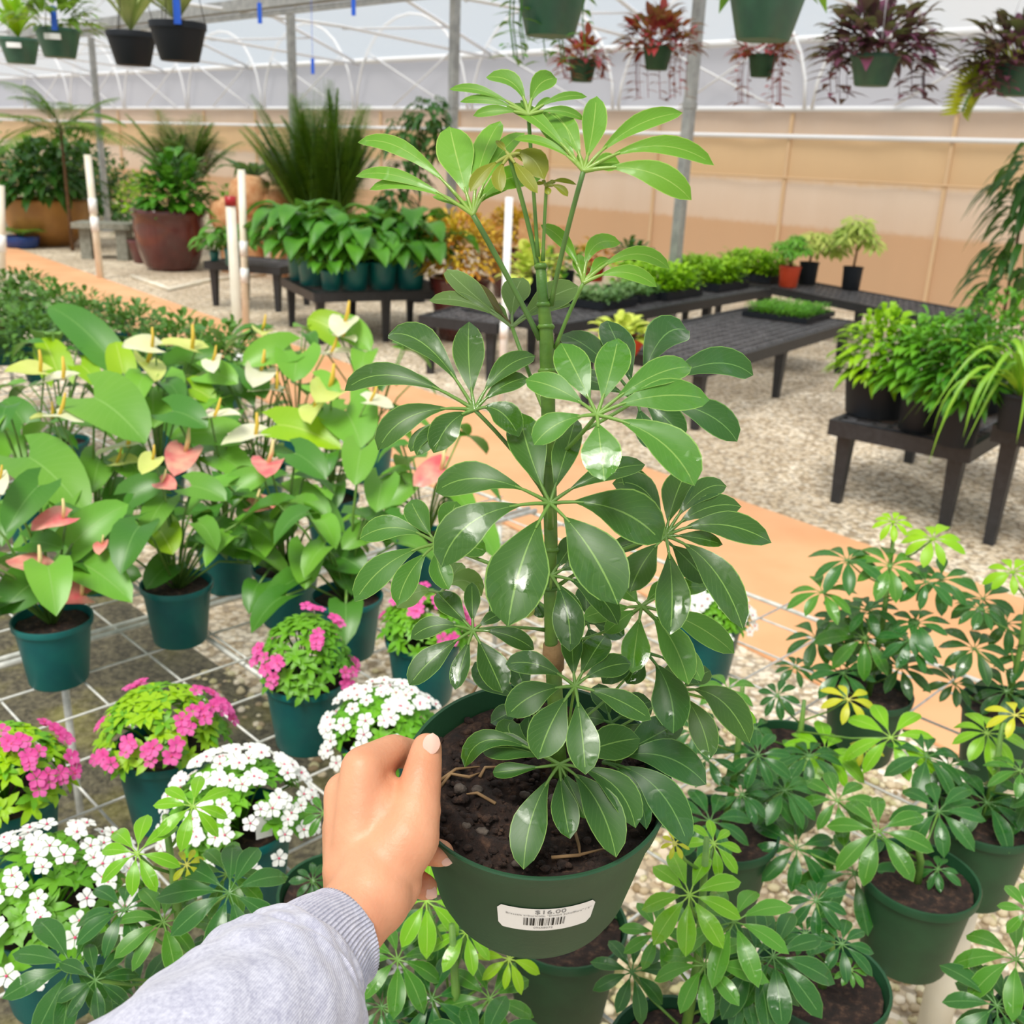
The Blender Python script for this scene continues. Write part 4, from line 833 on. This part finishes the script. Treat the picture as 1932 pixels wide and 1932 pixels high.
def palm(label, loc, h0, nf, ln, ll, m='palm', group=None, trunk=.05, el=(.4, 1.5), droop=.5, lw=.05, potk=None, n=22, ntr=1, name='potted_palm'):
    t = thing(name, label, 'palm', loc, group); c = Vector(loc); z = 0
    if potk: addpot(t, potk); z = .25
    f = MB(); s = MB()
    for i in range(nf):
        a = 2*PI*i/nf*1.618*3+rng.uniform(-.3, .3); e = rng.uniform(*el); D = V(math.cos(a)*math.cos(e), math.sin(a)*math.cos(e), math.sin(e))
        o = c+V(rng.uniform(-1, 1)*trunk, rng.uniform(-1, 1)*trunk, z+h0*rng.uniform(.85, 1)); frond(f, o, D, ln*rng.uniform(.8, 1.1), n, ll, lw, droop*rng.uniform(.6, 1.2), s)
    f.build('fronds', L[m], t); s.build('frond_stems', M['darkstalk'], t)
    tr = MB()
    for i in range(ntr):
        o = V(rng.uniform(-1, 1)*trunk, rng.uniform(-1, 1)*trunk, 0) if ntr > 1 else V(0, 0, 0)
        tr.tube([c+o+V(0, 0, max(z-.02, 0)), c+o*1.2+V(0, 0, z+h0*.5), c+o*1.3+V(0, 0, z+h0)], [.03, .024, .015], 7)
    tr.build('trunk', M['sheath'], t); return t
# ================================================================ black plastic benches
def pbench(label, x, y, a, la, b, lb, h, nl=2, cell=.075):
    t = thing('black_bench', label, 'bench', (x, y, 0)); A = V(*a, 0).normalized(); B = V(-A.y, A.x, 0)
    if B.dot(V(*b, 0)) < 0: B = -B
    o = V(x, y, 0); ax = (A, B, V(0, 0, 1)); mb = MB(); th = .028
    na, nb = int(la/cell), int(lb/cell)
    for i in range(1, na): mb.box(o+A*(la*i/na)+B*(lb/2)+V(0, 0, h-th/2-.002), .014, lb-.03, th*.6, ax=ax)
    for i in range(1, nb): mb.box(o+A*(la/2)+B*(lb*i/nb)+V(0, 0, h-th/2), la-.03, .014, th*.6, ax=ax)
    mb.build('lattice_top', M['benchtop'], t, smooth=False)
    mb = MB(); ap = .075
    for off, sx, sy in ((B*.015, la, .03), (B*(lb-.015), la, .03)): mb.box(o+off+A*la/2+V(0, 0, h-ap/2), sx, sy, ap, ax=ax)
    for off in (A*.015, A*(la-.015)): mb.box(o+off+B*lb/2+V(0, 0, h-ap/2), .03, lb-.06, ap, ax=ax)
    mb.build('frame', M['bench'], t, smooth=False)
    for i in range(nl):
        for j in (0, 1):
            p = o + A*(.07+(la-.14)*i/(nl-1)) + B*(.07+(lb-.14)*j); mb = MB()
            q = [mb.add([p+A*(s1*w_)+B*(s2*w_)+V(0, 0, z) for s1, s2 in ((-1, -1), (1, -1), (1, 1), (-1, 1))]) for z, w_ in ((0, .022), (h-ap+.002, .034))]
            for k_ in range(4): mb.face([q[0]+k_, q[0]+(k_+1) % 4, q[1]+(k_+1) % 4, q[1]+k_])
            mb.face([q[0]+3, q[0]+2, q[0]+1, q[0]]); mb.build('leg', M['bench'], t, smooth=False)
    return t
pbench('black plastic bench at the right with lime bushes on it, front corner uncovered', 1.50, 4.72, (.776, -.631), .66, (.63, .776), 1.15, .42)
pbench('taller black plastic bench at the right edge, in front, carrying the arching spider plant', 2.04, 4.22, (.776, -.631), 1.1, (.63, .776), .9, .55)
pbench('black lattice bench in the middle with the seedling tray, mostly empty top', 1.12, 5.95, (.587, .81), 2.65, (-.81, .587), .95, .42, 3)
pbench('far black bench by the curtain wall carrying the small orange and black pots', 3.34, 8.45, (-.45, .89), 2.9, (.89, .45), .8, .43, 3)
pbench('long black bench under the lime fern trays', .30, 7.15, (.607, .795), 3.5, (-.795, .607), .95, .44, 4)
pbench('black bench end seen between the stems left of the held plant', -.74, 7.33, (.93, -.37), .62, (.37, .93), .95, .43)
pbench('black bench crowded with peace lilies in teal pots', -1.68, 8.25, (.887, .46), 1.28, (-.46, .887), 1.05, .43, 3)
pbench('low black bench behind the two white pipes', -3.15, 10.15, (.95, -.3), .85, (.3, .95), .7, .44)

def onz(px, py, z): p = ON(px, py, z); return (p.x, p.y, z)
# right benches
for i, (px, py, lb, kd) in enumerate(((1650, 782, 'lime green bush in a black square pot at the left end of the right bench', 'sq'), (1730, 812, 'fresh green bush behind the lime bush on the right bench', 'blk2'))):
    plant('leafy_bush', lb, 'potted plant', onz(px, py, .421), kd, ('lime', 'fern')[i], lambda mb, c, i=i: bushmb(mb, c+V(0, 0, .06), .20, .27, 420, .10, .36, low=-.25, droop=.5, seg=4), stem=.1)
plant('leafy_bush', 'dark green bush in a tall black pot beside the spider plant', 'potted plant', onz(1800, 838, .421), 'blk2', 'grn', lambda mb, c: bushmb(mb, c+V(0, 0, .05), .18, .30, 380, .11, .3, low=-.2, droop=.5, seg=4), stem=.1)
plant('leafy_bush', 'feathery green bush at the back of the right bench', 'potted plant', onz(1850, 775, .421), 'blk2', 'fern', lambda mb, c: bushmb(mb, c+V(0, 0, .05), .24, .36, 420, .12, .25, low=-.1, droop=.5, seg=3), stem=.1)
def spider(mb, c, n=44, ln=.40):
    for i in range(n):
        a = rng.uniform(0, 6.28); e = rng.uniform(.5, 1.4); D = V(math.cos(a)*math.cos(e), math.sin(a)*math.cos(e), math.sin(e)); l = ln*rng.uniform(.7, 1.15)
        h = V(D.x, D.y, 0).normalized(); mb.leaf(c+h*.01, c+h*(l*1.0)+V(0, 0, -l*rng.uniform(-.3, .6)), .028, c+D*l*1.1, (0, 0, 1), 'lance', 9, .3)
plant('spider_plant', 'spider plant with long arching yellow-green straps at the right edge', 'potted plant', onz(1912, 812, .551), 'blk', 'grass', spider, stem=.03)
plant('hanging_foliage', 'tall dark weeping plant at the right picture edge against the curtain', 'potted plant', (P(1915, 470, 5.9).x, P(1915, 470, 5.9).y, 0), 'blk2', 'dk', lambda mb, c: [bushmb(mb, c+V(.05, .0, z), .18, .2, 60, .2, .22, droop=.95, low=-.4, seg=4) for z in (.75, 1.0, 1.2, 1.35)], stem=1.2, pname='foliage')
# trays
def tray(label, c, ang, la, lb, h, m, fn, name='seedling_tray', cat='tray', group=None):
    t = thing(name, label, cat, c, group); A = V(math.cos(ang), math.sin(ang), 0); B = V(-A.y, A.x, 0); ax = (A, B, V(0, 0, 1)); o = Vector(c)
    mb = MB(); mb.box(o+V(0, 0, .005), la, lb, .01, ax=ax)
    for s in (-1, 1): mb.box(o+A*(s*(la/2))+V(0, 0, h/2), .012, lb+.012, h, ax=ax); mb.box(o+B*(s*(lb/2))+V(0, 0, h/2), la, .012, h, ax=ax)
    mb.build('tray', M['pot_black'], t, smooth=False)
    s = MB(); s.box(o+V(0, 0, h*.5), la-.014, lb-.014, h*.5, ax=ax); s.build('soil', M['soil'], t, smooth=False)
    f = MB(); fn(f, o+V(0, 0, h*.7), A, B, la, lb); f.build('seedlings', L[m], t); return t
def turf(n, ll, rz, wr=.3, seg=3):
    def g(mb, o, A, B, la, lb):
        for _ in range(n):
            p = o+A*(rng.uniform(-.48, .48)*la)+B*(rng.uniform(-.48, .48)*lb)+V(0, 0, rng.uniform(0, rz)); a = rng.uniform(0, 6.28); l = ll*rng.uniform(.6, 1.2)
            d = V(math.cos(a), math.sin(a), rng.uniform(.2, 1.2)).normalized(); mb.leaf(p, p+d*l-V(0, 0, l*.35), l*wr, p+d*l*.6+V(0, 0, l*.1), (0, 0, 1), 'ell', seg, .1)
    return g
tray('tray of low green seedlings on the middle lattice bench', onz(1488, 596, .421), .95, .62, .52, .04, 'fern', turf(2600, .045, .07))
gtr = 'trays of lime ferns on the long bench'
for i, (px, py, lb) in enumerate(((1235, 555, 'lime fern tray nearest the post, left of its row'), (1330, 540, 'lime fern tray in the middle of its row'), (1425, 525, 'darker lime fern tray at the right end of its row'))):
    tray(lb, onz(px, py, .441), .92, .62, .6, .07, 'lime', turf(1300, .11, .20, .3, 4), group=gtr)
for i, (px, py, lb) in enumerate(((1130, 575, 'tray of silvery plants behind the stem, left one'), (1200, 562, 'tray of silvery plants next to the lime ferns, right one'))):
    tray(lb, onz(px, py, .441), .92, .5, .4, .06, 'silver', turf(500, .07, .08, .5, 3))
t = plant('caladium', 'pale green caladium in an orange bowl behind the upper leaves', 'potted plant', onz(1172, 668, .421), 'bowl', 'cream', lambda mb, c: bushmb(mb, c, .22, .15, 70, .13, .75, shape='heart', droop=.3, low=0, seg=5), stem=.02)
t.scale = (.78, .78, .78)
plant('small_shrub', 'small green shrub in a bright orange pot on the far bench', 'potted plant', onz(1486, 541, .431), 'orange', 'fern', lambda mb, c: whorlbush(mb, c+V(0, 0, .12), .16, .2, 26, .10), stem=.2)
plant('small_shrub', 'variegated shrub in a black pot directly behind the orange pot', 'potted plant', onz(1522, 536, .431), 'blk2', 'varie', lambda mb, c: whorlbush(mb, c+V(.06, 0, .10), .24, .22, 30, .12), stem=.2)
plant('small_shrub', 'taller variegated shrub alone in a black pot on the far bench', 'potted plant', onz(1604, 546, .431), 'blk2', 'varie', lambda mb, c: whorlbush(mb, c+V(0, 0, .22), .22, .28, 36, .13), stem=.32)
for px, py, m, lb, s in ((1060, 530, 'fern', 'small fern pot behind the thin stalks of the held plant', .16), (1120, 500, 'orange2', 'reddish leafy plant behind the right stalk', .15), (1190, 500, 'dk', 'sparse dark plant beside the grey post', .15), (1000, 540, 'cream', 'pale caladium right of the white pipe', .18)):
    plant('small_plant', lb, 'potted plant', onz(px, py+30, .441), 'blk2' if m != 'orange2' else 'orange', m, lambda mb, c, s=s, m=m: bushmb(mb, c, s*1.3, s*1.3, 90, .12, .5 if m != 'cream' else .8, shape='heart' if m == 'cream' else 'ell', low=-.1, seg=4), stem=.05)
# wood posts of the plant stand behind
for px, y0, y1, lb in ((985, 420, 560, 'upright wooden stake left of the centre stalks'), (1050, 430, 560, 'upright wooden stake right of the centre stalks')):
    b = ON(px, y1, .44); mb = MB(); hh = (y1-y0)*K(b)/FPX; mb.box((b.x, b.y, .441+hh/2), .09, .05, hh, .3); tag(mb.build('wooden_stake', M['wood'], loc=(b.x, b.y, .441), smooth=False), lb, 'stake')
# croton / coleus
for i, (px, py, s, lb) in enumerate(((866, 640, .44, 'large orange and yellow coleus in a dark red pot left of the white pipe'), (960, 560, .34, 'orange and yellow coleus behind the white pipe'))):
    c = ON(px, py, 0); t = thing('coleus', lb, 'potted plant', (c.x, c.y, 0)); t['_o'] = (c.x, c.y, 0)
    pm = MB(); pm.lathe([(.17, 0), (.24, .3), (.27, .50), (.28, .54), (.25, .54), (.2, .3)], c, n=32); pm.build('pot', M['glaze'], t)
    for k_, m in enumerate(('orange', 'orange2')):
        mb = MB(); bushmb(mb, c+V(0, 0, .70), s, s*.92, 750, .09, .4, low=-.35, droop=.3, seg=3); mb.build('leaves', L[m], t)
    mb = MB(); mb.tube([c+V(0, 0, .4), c+V(0, 0, .8)], .02, 6); mb.build('stem', M['sheath'], t)
# peace lilies
def lily(mb, c, s=.3, n=60):
    for i in range(n):
        a = rng.uniform(0, 6.28); e = rng.uniform(.3, 1.35); D = V(math.cos(a)*math.cos(e), math.sin(a)*math.cos(e), math.sin(e)); l = s*rng.uniform(.6, 1.1)
        B = c+D*l*.75; h = V(D.x, D.y, 0).normalized(); mb.tube([c, c+D*l*.4, B], .0035, 4)
        mb.leaf(B, B+h*l*.55-V(0, 0, l*.22), l*.32, B+h*l*.3+V(0, 0, l*.14), (0, 0, 1), 'ell', 6, .15)
lg = 'peace lilies in teal pots on the crowded bench'
proto = plant('peace_lily', 'peace lily at the left front corner of the crowded bench', 'potted plant', (-1.55, 8.5, .431), 'tealf', 'grn', lambda mb, c: lily(mb, c, .34), group=lg, stem=.03)
A_ = V(.887, .46, 0).normalized(); B_ = V(-A_.y, A_.x, 0)
nm = [['front left', 'second from left in the front row', 'third in the front row', 'fourth in the front row', 'right end of the front row'], ['middle row left', 'second of the middle row', 'centre of the middle row', 'fourth of the middle row', 'right end of the middle row'], ['back row left', 'second of the back row', 'centre of the back row', 'fourth of the back row', 'right end of the back row']]
for j in range(3):
    for i in (0, 1, 2, 4)[:4]:
        i_ = min(i, 3)
        if i == j == 0:
            p = V(-1.68, 8.25, 0)+A_*.2+B_*.18; proto.location = (p.x, p.y, .431); proto['label'] = 'peace lily in a teal pot, '+nm[0][0]+' on the crowded bench'; continue
        p = V(-1.68, 8.25, 0)+A_*(.15+i_*.25)+B_*(.18+j*.34); inst(proto, (p.x, p.y, .431), rng.uniform(0, 6), 'peace lily, %s on the crowded bench' % nm[j][i], lg, rng.uniform(1.35, 1.6))
for px, py, lb in ((440, 500, 'peace lily on the low bench behind the white pipes'), (405, 492, 'small leafy pot at the left end of the low bench')):
    inst(proto, onz(px, py, .441), 1.2, lb, None, .95 if px == 440 else .55)
# white pipes
def pipe(label, base, top, r, m='pvc', cap=None, cpl=(.35,)):
    t = thing('irrigation_pipe', label, 'pipe', (base[0], base[1], base[2])); mb = MB(); b, q = Vector(base), Vector(top); mb.tube([b, q], r, 12); mb.build('pipe', M[m], t)
    for c in cpl: mb = MB(); p = b.lerp(q, c); d = (q-b).normalized(); mb.tube([p-d*r*2, p+d*r*2], r*1.15, 12); mb.build('coupling', M['pvcw'], t)
    if cap: mb = MB(); mb.tube([q, q+V(0, 0, r*1.8)], r*1.12, 12); mb.build('cap', M[cap], t)
def vp(px, py, ptx, pty, r, lb, **k_):
    b = ON(px, py, 0); d = K(b); tz = 1.55+0; T = axis_pt(ptx, pty, b.x, b.y); pipe(lb, (b.x, b.y, 0), (T.x, T.y, T.z), r, **k_)
vp(190, 526, 165, 292, .040, 'cream irrigation pipe standing alone left of the big red pot', cpl=(.45, .6))
vp(465, 622, 455, 320, .031, 'cream irrigation pipe behind the red capped one', cpl=(.35, .52))
vp(458, 790, 435, 388, .028, 'white irrigation pipe with a dark red cap', m='pvc', cap='red', cpl=(.28,))
vp(945, 780, 961, 372, .024, 'white pipe rising behind the left stalks of the held plant', m='pvcw', cpl=(.4,))
vp(4, 530, 0, 350, .045, 'cream pipe cut by the left picture edge', cpl=(.4,))
# far left garden
rp_ = ON(325, 508, 0); t = thing('glazed_planter', 'large oxblood red glazed planter standing on the gravel', 'planter', (rp_.x, rp_.y, 0))
mb = MB(); R_ = .46; mb.lathe([(R_*.62, 0), (R_*.72, .06), (R_*.88, .28), (R_*.95, .52), (R_*.93, .64), (R_*1.0, .67), (R_*1.02, .72), (R_*.98, .74), (R_*.9, .73), (R_*.85, .6), (R_*.5, .3)], rp_, n=56); smooth_by_angle(mb.build('pot', M['glaze'], t), 60)
mb = MB(); mb.lathe([(.001, .62), (R_*.86, .62)], rp_, n=32, closed_bottom=False); mb.build('soil', M['soil'], t)
def far(name, label, cat, px, py, z, m, fn, stem=.2, potk=None):
    p = ON(px, py, 0); return plant(name, label, cat, (p.x, p.y, z), potk, m, fn, stem=stem, sc=1.6)
p2 = rp_
plant('leafy_shrub', 'bright broad-leaved shrub growing out of the oxblood planter', 'shrub', (p2.x, p2.y, .625), None, 'grn', lambda mb, c: bushmb(mb, c+V(.1, 0, .15), .42, .62, 320, .26, .45, low=-.1, droop=.3, seg=4), stem=.3)
plant('leafy_shrub', 'yellow flowering shrub left of the shrub in the oxblood planter', 'shrub', (p2.x-.55, p2.y+.6, 0), 'brown', 'anthy', lambda mb, c: bushmb(mb, c+V(0, 0, .45), .32, .4, 300, .10, .5, low=-.3), stem=.5)
# pvc frame on the gravel
mb = MB(); pts = [ON(250, 522, .02), ON(320, 546, .02), ON(398, 528, .02), ON(500, 518, .02)]; mb.tube(pts, .028, 8); tag(mb.build('ground_pipe', M['pvc'], loc=tuple(pts[0])), 'cream pipe bent along the gravel in front of the oxblood planter', 'pipe')
b = ON(205, 488, 0); t = thing('stone_table', 'grey stone slab table left of the oxblood planter', 'table', (b.x, b.y, 0)); mb = MB(); mb.box((b.x, b.y, .44), .75, .5, .07, .1); mb.build('top', M['stone'], t, smooth=False)
for s in (-1, 1): mb = MB(); mb.box((b.x+s*.24, b.y, .2), .14, .36, .40, .1); mb.build('leg', M['stone'], t, smooth=False)
b = ON(95, 462, 0); t = thing('tan_planter', 'large tan glazed planter in the shade at the far left', 'planter', (b.x, b.y, 0)); mb = MB(); mb.lathe([(.32, 0), (.52, .2), (.6, .45), (.58, .62), (.6, .66), (.55, .66), (.5, .4)], b, n=40); mb.build('pot', M['tanpot'], t); mb = MB(); mb.lathe([(.001, .55), (.53, .55)], b, n=24, closed_bottom=False); mb.build('soil', M['soil'], t)
plant('leafy_shrub', 'broad drooping shrub in the tan planter at the far left', 'shrub', (b.x, b.y, .56), None, 'dk', lambda mb, c: bushmb(mb, c+V(0, 0, .25), .75, .65, 420, .34, .38, low=-.25, droop=.5, seg=4), stem=.3)
b = ON(42, 468, 0); t = thing('blue_bowl', 'low blue glazed bowl with a small cycad at the left edge', 'potted plant', (b.x, b.y, 0)); t['_o'] = (b.x, b.y, 0)
mb = MB(); mb.lathe([(.16, 0), (.22, .03), (.25, .16), (.24, .17), (.2, .14), (.1, .13)], b, n=32); mb.build('pot', M['bluepot'], t)
f = MB(); s = MB()
for i in range(12): a = i*.55; frond(f, b+V(0, 0, .16), V(math.cos(a), math.sin(a), .9), .5, 16, .13, .07, .5, s)
f.build('fronds', L['palm'], t); s.build('frond_stems', M['stalk'], t)
fl_ = [  # px, base y, label, material, spread, height, leaf len, n
 (60, 440, 'soft grey-green shrub at the far left behind the blue bowl', 'blg', .7, .9, .12, 600), (180, 430, 'dark big-leaved shrub behind the stone table', 'dk', .6, 1.0, .3, 260), (230, 425, 'mid green shrub between stone table and oxblood planter', 'blg', .5, .8, .14, 420),
 (-20, 425, 'tall shrub cut by the left picture edge', 'grn', .8, 1.3, .2, 420), (140, 415, 'green shrub below the slender palm', 'grn', .8, 1.1, .26, 400), (255, 450, 'low dark shrub beside the oxblood planter', 'dk', .4, .4, .12, 260), (480, 430, 'low green plants under the dark bromeliad', 'grn', .7, .55, .2, 320), (430, 440, 'lime leaved shrub right of the oxblood planter', 'fern', .3, .7, .2, 150), (560, 410, 'green undergrowth behind the peace lilies on the left', 'dk', .8, .55, .18, 420), (690, 405, 'green undergrowth behind the peace lilies on the right', 'blg', .7, .5, .16, 360)]
for i_, (px, py, lb, m, s, h, ll, n_) in enumerate(fl_):
    if i_ < 5: h *= 1.25; n_ = int(n_*1.4)
    far('leafy_shrub', lb, 'shrub', px, py, 0, m, lambda mb, c, s=s, h=h, ll=ll, n_=n_: bushmb(mb, c+V(0, 0, h*.25), s, h, n_, ll, .4, low=-.1, droop=.4, seg=3), stem=h*.7)
def fp(px, d): p = P(px, 300, d); return (p.x, p.y, 0)
palm('slender arching palm at the far left, in front of the curtain', fp(120, 14), 1.7, 16, 1.1, .35, el=(.1, 1.2), droop=.5)
palm('dense fan of palm fronds behind the shrub in the oxblood planter', fp(345, 14), .95, 36, 1.35, .42, 'palm', el=(.85, 1.5), droop=.32, lw=.04, trunk=.14, ntr=4)
palm('tallest areca palm clump left of the thin posts', fp(612, 11.8), .5, 48, 2.05, .42, 'palm', el=(1.1, 1.52), droop=.26, lw=.04, trunk=.22, n=44, ntr=5)
palm('second areca palm clump, shorter, leaning left of the tallest one', fp(590, 12.6), .5, 36, 1.5, .42, 'dk', el=(1.0, 1.5), droop=.3, lw=.045, trunk=.22, n=40, ntr=4)
plant('bromeliad', 'dark strap-leaved plant above the cut palm wood', 'potted plant', fp(478, 13), 'blk2', 'dk', lambda mb, c: [mb.leaf(c+V(0, 0, .9), c+V(0, 0, .95)+V(math.cos(a), math.sin(a), rng.uniform(-.1, .5))*.65, .13, c+V(0, 0, 1.2)+V(math.cos(a), math.sin(a), 0)*.4, (0, 0, 1), 'lance', 6, .1) for a in [i*.45 for i in range(16)]], stem=.95)
b = Vector(fp(470, 12.4)); 
for dx, z, s, lb in ((0, .95, .26, 'pale rounded piece of cut palm wood, the top one'), (.32, .9, .2, 'pale piece of cut palm wood on the right'), (-.3, .72, .22, 'pale piece of cut palm wood lower on the left')):
    t = MB(); c = b+V(dx, 0, z); t.lathe([(s*.7, -s*.9), (s, -s*.5), (s*1.05, 0), (s*.9, s*.6), (s*.5, s*.85), (.01, s*.9)], c, n=18); t.tube([c-V(0, 0, s*.8), (c.x, c.y, 0)], s*.5, 10); tag(t.build('cut_wood', M['wood'], loc=(c.x, c.y, 0)), lb, 'wood')
plant('ficus', 'slim ficus tree in front of the curtain, left of the middle post', 'tree', fp(790, 10.5), 'blk2', 'dk', lambda mb, c: [bushmb(mb, c+V(dx, 0, z), .2, .22, 70, .16, .4, low=-.5, droop=.8, seg=4) for dx, z in ((-.15, 1.45), (.1, 1.65), (.2, 1.4), (-.1, 1.1), (-.25, .8))], stem=1.7)
b = Vector(fp(600, 12)); mb = MB(); mb.box(b+V(0, 0, .62), 1.3, .4, .14, 0); mb.box(b+V(-.5, 0, .275), .12, .3, .55); mb.box(b+V(.5, 0, .275), .12, .3, .55); tag(mb.build('wooden_table', M['wood'], loc=tuple(b), smooth=False), 'pale wooden table top under the areca palms', 'table')
# dark low foliage on the mesh bench
dg_ = 'low dark bushes along the far end of the mesh bench'
pr = plant('small_bush', 'x', 'potted plant', (0, 0, ZB+.0005), 'teal', 'blg', lambda mb, c: bushmb(mb, c, .17, .15, 520, .045, .45, low=-.2, seg=3), group=dg_, stem=.03)
spots = [(4.1, 2.0, 'beside the white pipe and the path'), (4.55, 2.0, 'second along the path'), (5.0, 2.0, 'third along the path'), (5.45, 2.0, 'fourth along the path'), (5.9, 2.0, 'at the far end by the path'), (4.55, 1.6, 'second row, nearest the anthuriums'), (5.0, 1.6, 'second row, middle'), (5.45, 1.6, 'second row, behind the middle'), (5.9, 1.6, 'second row, far end'), (4.6, 1.2, 'third row, next to the big heart leaf'), (5.1, 1.2, 'third row, middle'), (5.6, 1.2, 'third row, far end'), (4.7, .8, 'at the left picture edge, near'), (5.2, .8, 'at the left picture edge, far'), (3.7, 2.0, 'just right of the white anthuriums')]
for i, (n1, n2, lb) in enumerate(spots):
    x, y = BN(n1, n2); lb = 'low dark green bush '+lb
    if i == 0: pr.location = (x, y, ZB+.0005); pr['label'] = lb; pr.scale = (1.25, 1.25, 1.25)
    else: inst(pr, (x, y, ZB+.0005), rng.uniform(0, 6), lb, dg_, rng.uniform(1.15, 1.4))

# ================================================================ hanging pots
def hang(label, px, py, wpx, kind, m, fn, hgt=.6, diam=.25, clip=False, name='hanging_pot'):
    d = FPX*diam/wpx; c = P(px, py, d); h = max(v.co.z for v in PD[kind][0].vertices); loc = (c.x, c.y, c.z-h)
    t = thing(name, label, 'hanging plant', loc); addpot(t, kind); t['_o'] = loc; mb = MB(); fn(mb, c); mb.build('foliage', L[m], t)
    w_ = MB(); rr = PD[kind][0].vertices; r_ = max(v.co.x for v in rr)-.004; top = c+V(0, 0, hgt)
    for a in (.4, 2.5, 4.6): w_.tube([c+V(r_*math.cos(a), r_*math.sin(a), -.01), top], .0022, 4)
    w_.tube([top, top+V(0, 0, .12)], .003, 5); w_.build('hanger_wires', M['pvcw'] if kind != 'hangb' else M['bench'], t)
    if 'label' in label or 'blue clip, second' in label: k_ = MB(); k_.box(c+V(.02, -r_+.004, -.05), .09, .012, .03); k_.build('label', M['paper'], t, smooth=False)
    if clip: k_ = MB(); k_.box(c+V(.04, -r_, .04), .03, .012, .12); k_.build('clip', M['blue'], t, smooth=False)
    return t
def straps(ln, n, wd, e0=.6): 
    def g(mb, c):
        for i in range(n):
            a = rng.uniform(0, 6.28); e = rng.uniform(e0, 1.45); D = V(math.cos(a)*math.cos(e), math.sin(a)*math.cos(e), math.sin(e)); l = ln*rng.uniform(.7, 1.1); mb.leaf(c, c+D*l+V(D.x, D.y, -.3)*l*.3, wd, c+D*l*.6+V(0, 0, .05), V(-D.x, -D.y, .4), 'lance', 6, .2)
    return g
def trail(n, r, ll, drop):
    def g(mb, c):
        bushmb(mb, c, r, r*.9, int(n*1.7), ll, .38, 'lance', .25, 4, low=-.2)
        for i in range(9):
            a = rng.uniform(0, 6.28); q = c+V(math.cos(a), math.sin(a), 0)*r*.9
            mb.tube([c, q+V(0, 0, .05), q-V(0, 0, drop*.5), q-V(-.02, 0, drop)], .0025, 4)
            for k_ in range(7):
                p = q-V(0, 0, drop*k_/6); b = rng.uniform(0, 6.28); mb.leaf(p, p+V(math.cos(b), math.sin(b), -.2)*ll*.8, ll*.25, None, None, 'lance', 3, .1)
    return g
hang('green hanging pot with a white label and lime leaves at the top left corner', 35, 72, 74, 'hangg', 'lime', straps(.32, 22, .06), clip=False)
hang('lighter green hanging pot with a blue clip, second from the left', 108, 54, 84, 'hangg', 'palm', lambda mb, c: bushmb(mb, c, .22, .22, 120, .16, .3, 'lance'), clip=True)
hang('smaller looking black hanging pot with grey-green straps', 247, 60, 92, 'hangb', 'agave', straps(.42, 20, .06, .8))
hang('larger looking black hanging pot with grey-green straps and a blue clip', 335, 42, 106, 'hangb', 'agave', straps(.45, 22, .06, .5), clip=True)
hang('green hanging pot cut by the top picture edge, above the held plant', 1042, -22, 138, 'hangg', 'grn', trail(60, .16, .1, .22), clip=False)
hang('green hanging pot cut by the top picture edge, right of the grey post', 1450, -22, 150, 'hangg', 'fern', lambda mb, c: bushmb(mb, c, .2, .2, 120, .14, .3, 'lance'))
hang('small green hanging pot with wine red leaves near the centre post', 1100, 112, 56, 'hangs', 'wine', trail(60, .16, .12, .12), diam=.2)
hang('green hanging pot spilling wine red stems, left of the right post', 1242, 88, 58, 'hangs', 'wine', trail(150, .24, .13, .3), diam=.2)
hang('small green hanging pot with red trailing leaves, right of the post', 1440, 103, 56, 'hangs', 'wine', trail(60, .17, .13, .3), diam=.2)
hang('green hanging pot with a bushy dark purple plant', 1652, 103, 92, 'hangg', 'purple', trail(150, .28, .17, .2))
hang('green hanging pot with a dark purple plant at the right picture edge', 1925, 122, 92, 'hangg', 'purple', trail(130, .26, .17, .15))
t = thing('arching_frond', 'yellow-green palm frond drooping below the rightmost hanging pot', 'palm frond', P(1985, 150, 5.2)); t['_o'] = tuple(t.location)
f = MB(); s = MB(); o = P(1985, 150, 5.2); q = lambda t_: P(1985-170*t_-25*math.sin(t_*PI), 150-18*math.sin(t_*2.2)+75*t_**3, 5.2)
for i in range(34):
    u = i/33; p = q(u); T = (q(min(1, u+.02))-q(max(0, u-.02))).normalized(); S = T.cross(V(0, -1, 0)).normalized()
    for sg in (-1, 1): l = .20 if sg*S.z > 0 else .10; l = l*(1-.35*u); d = (S*sg+T*.6).normalized(); f.leaf(p, p+d*l, .022, p+d*l*.5, (0, -1, .3), 'lance', 3, .2)
s.tube([q(u/8) for u in range(9)], .006, 5); f.build('leaflets', L['pal2'], t); s.build('frond_stem', M['stalk'], t)
for px, py, d in ((490, 25, 5.4), (667, 10, 5.4), (590, 125, 7)):
    mb = MB(); c = P(px, py, d); mb.box(c, .022, .01, .10); mb.tube([c, c+V(0, 0, 1.0)], .002, 4); tag(mb.build('plant_clip', M['blue'], loc=tuple(c), smooth=False), {490: 'blue clip hanging from the gutter line, left one', 667: 'blue clip hanging by the top of the areca palm', 590: 'lowest blue clip in front of the areca palm'}[px], 'clip')
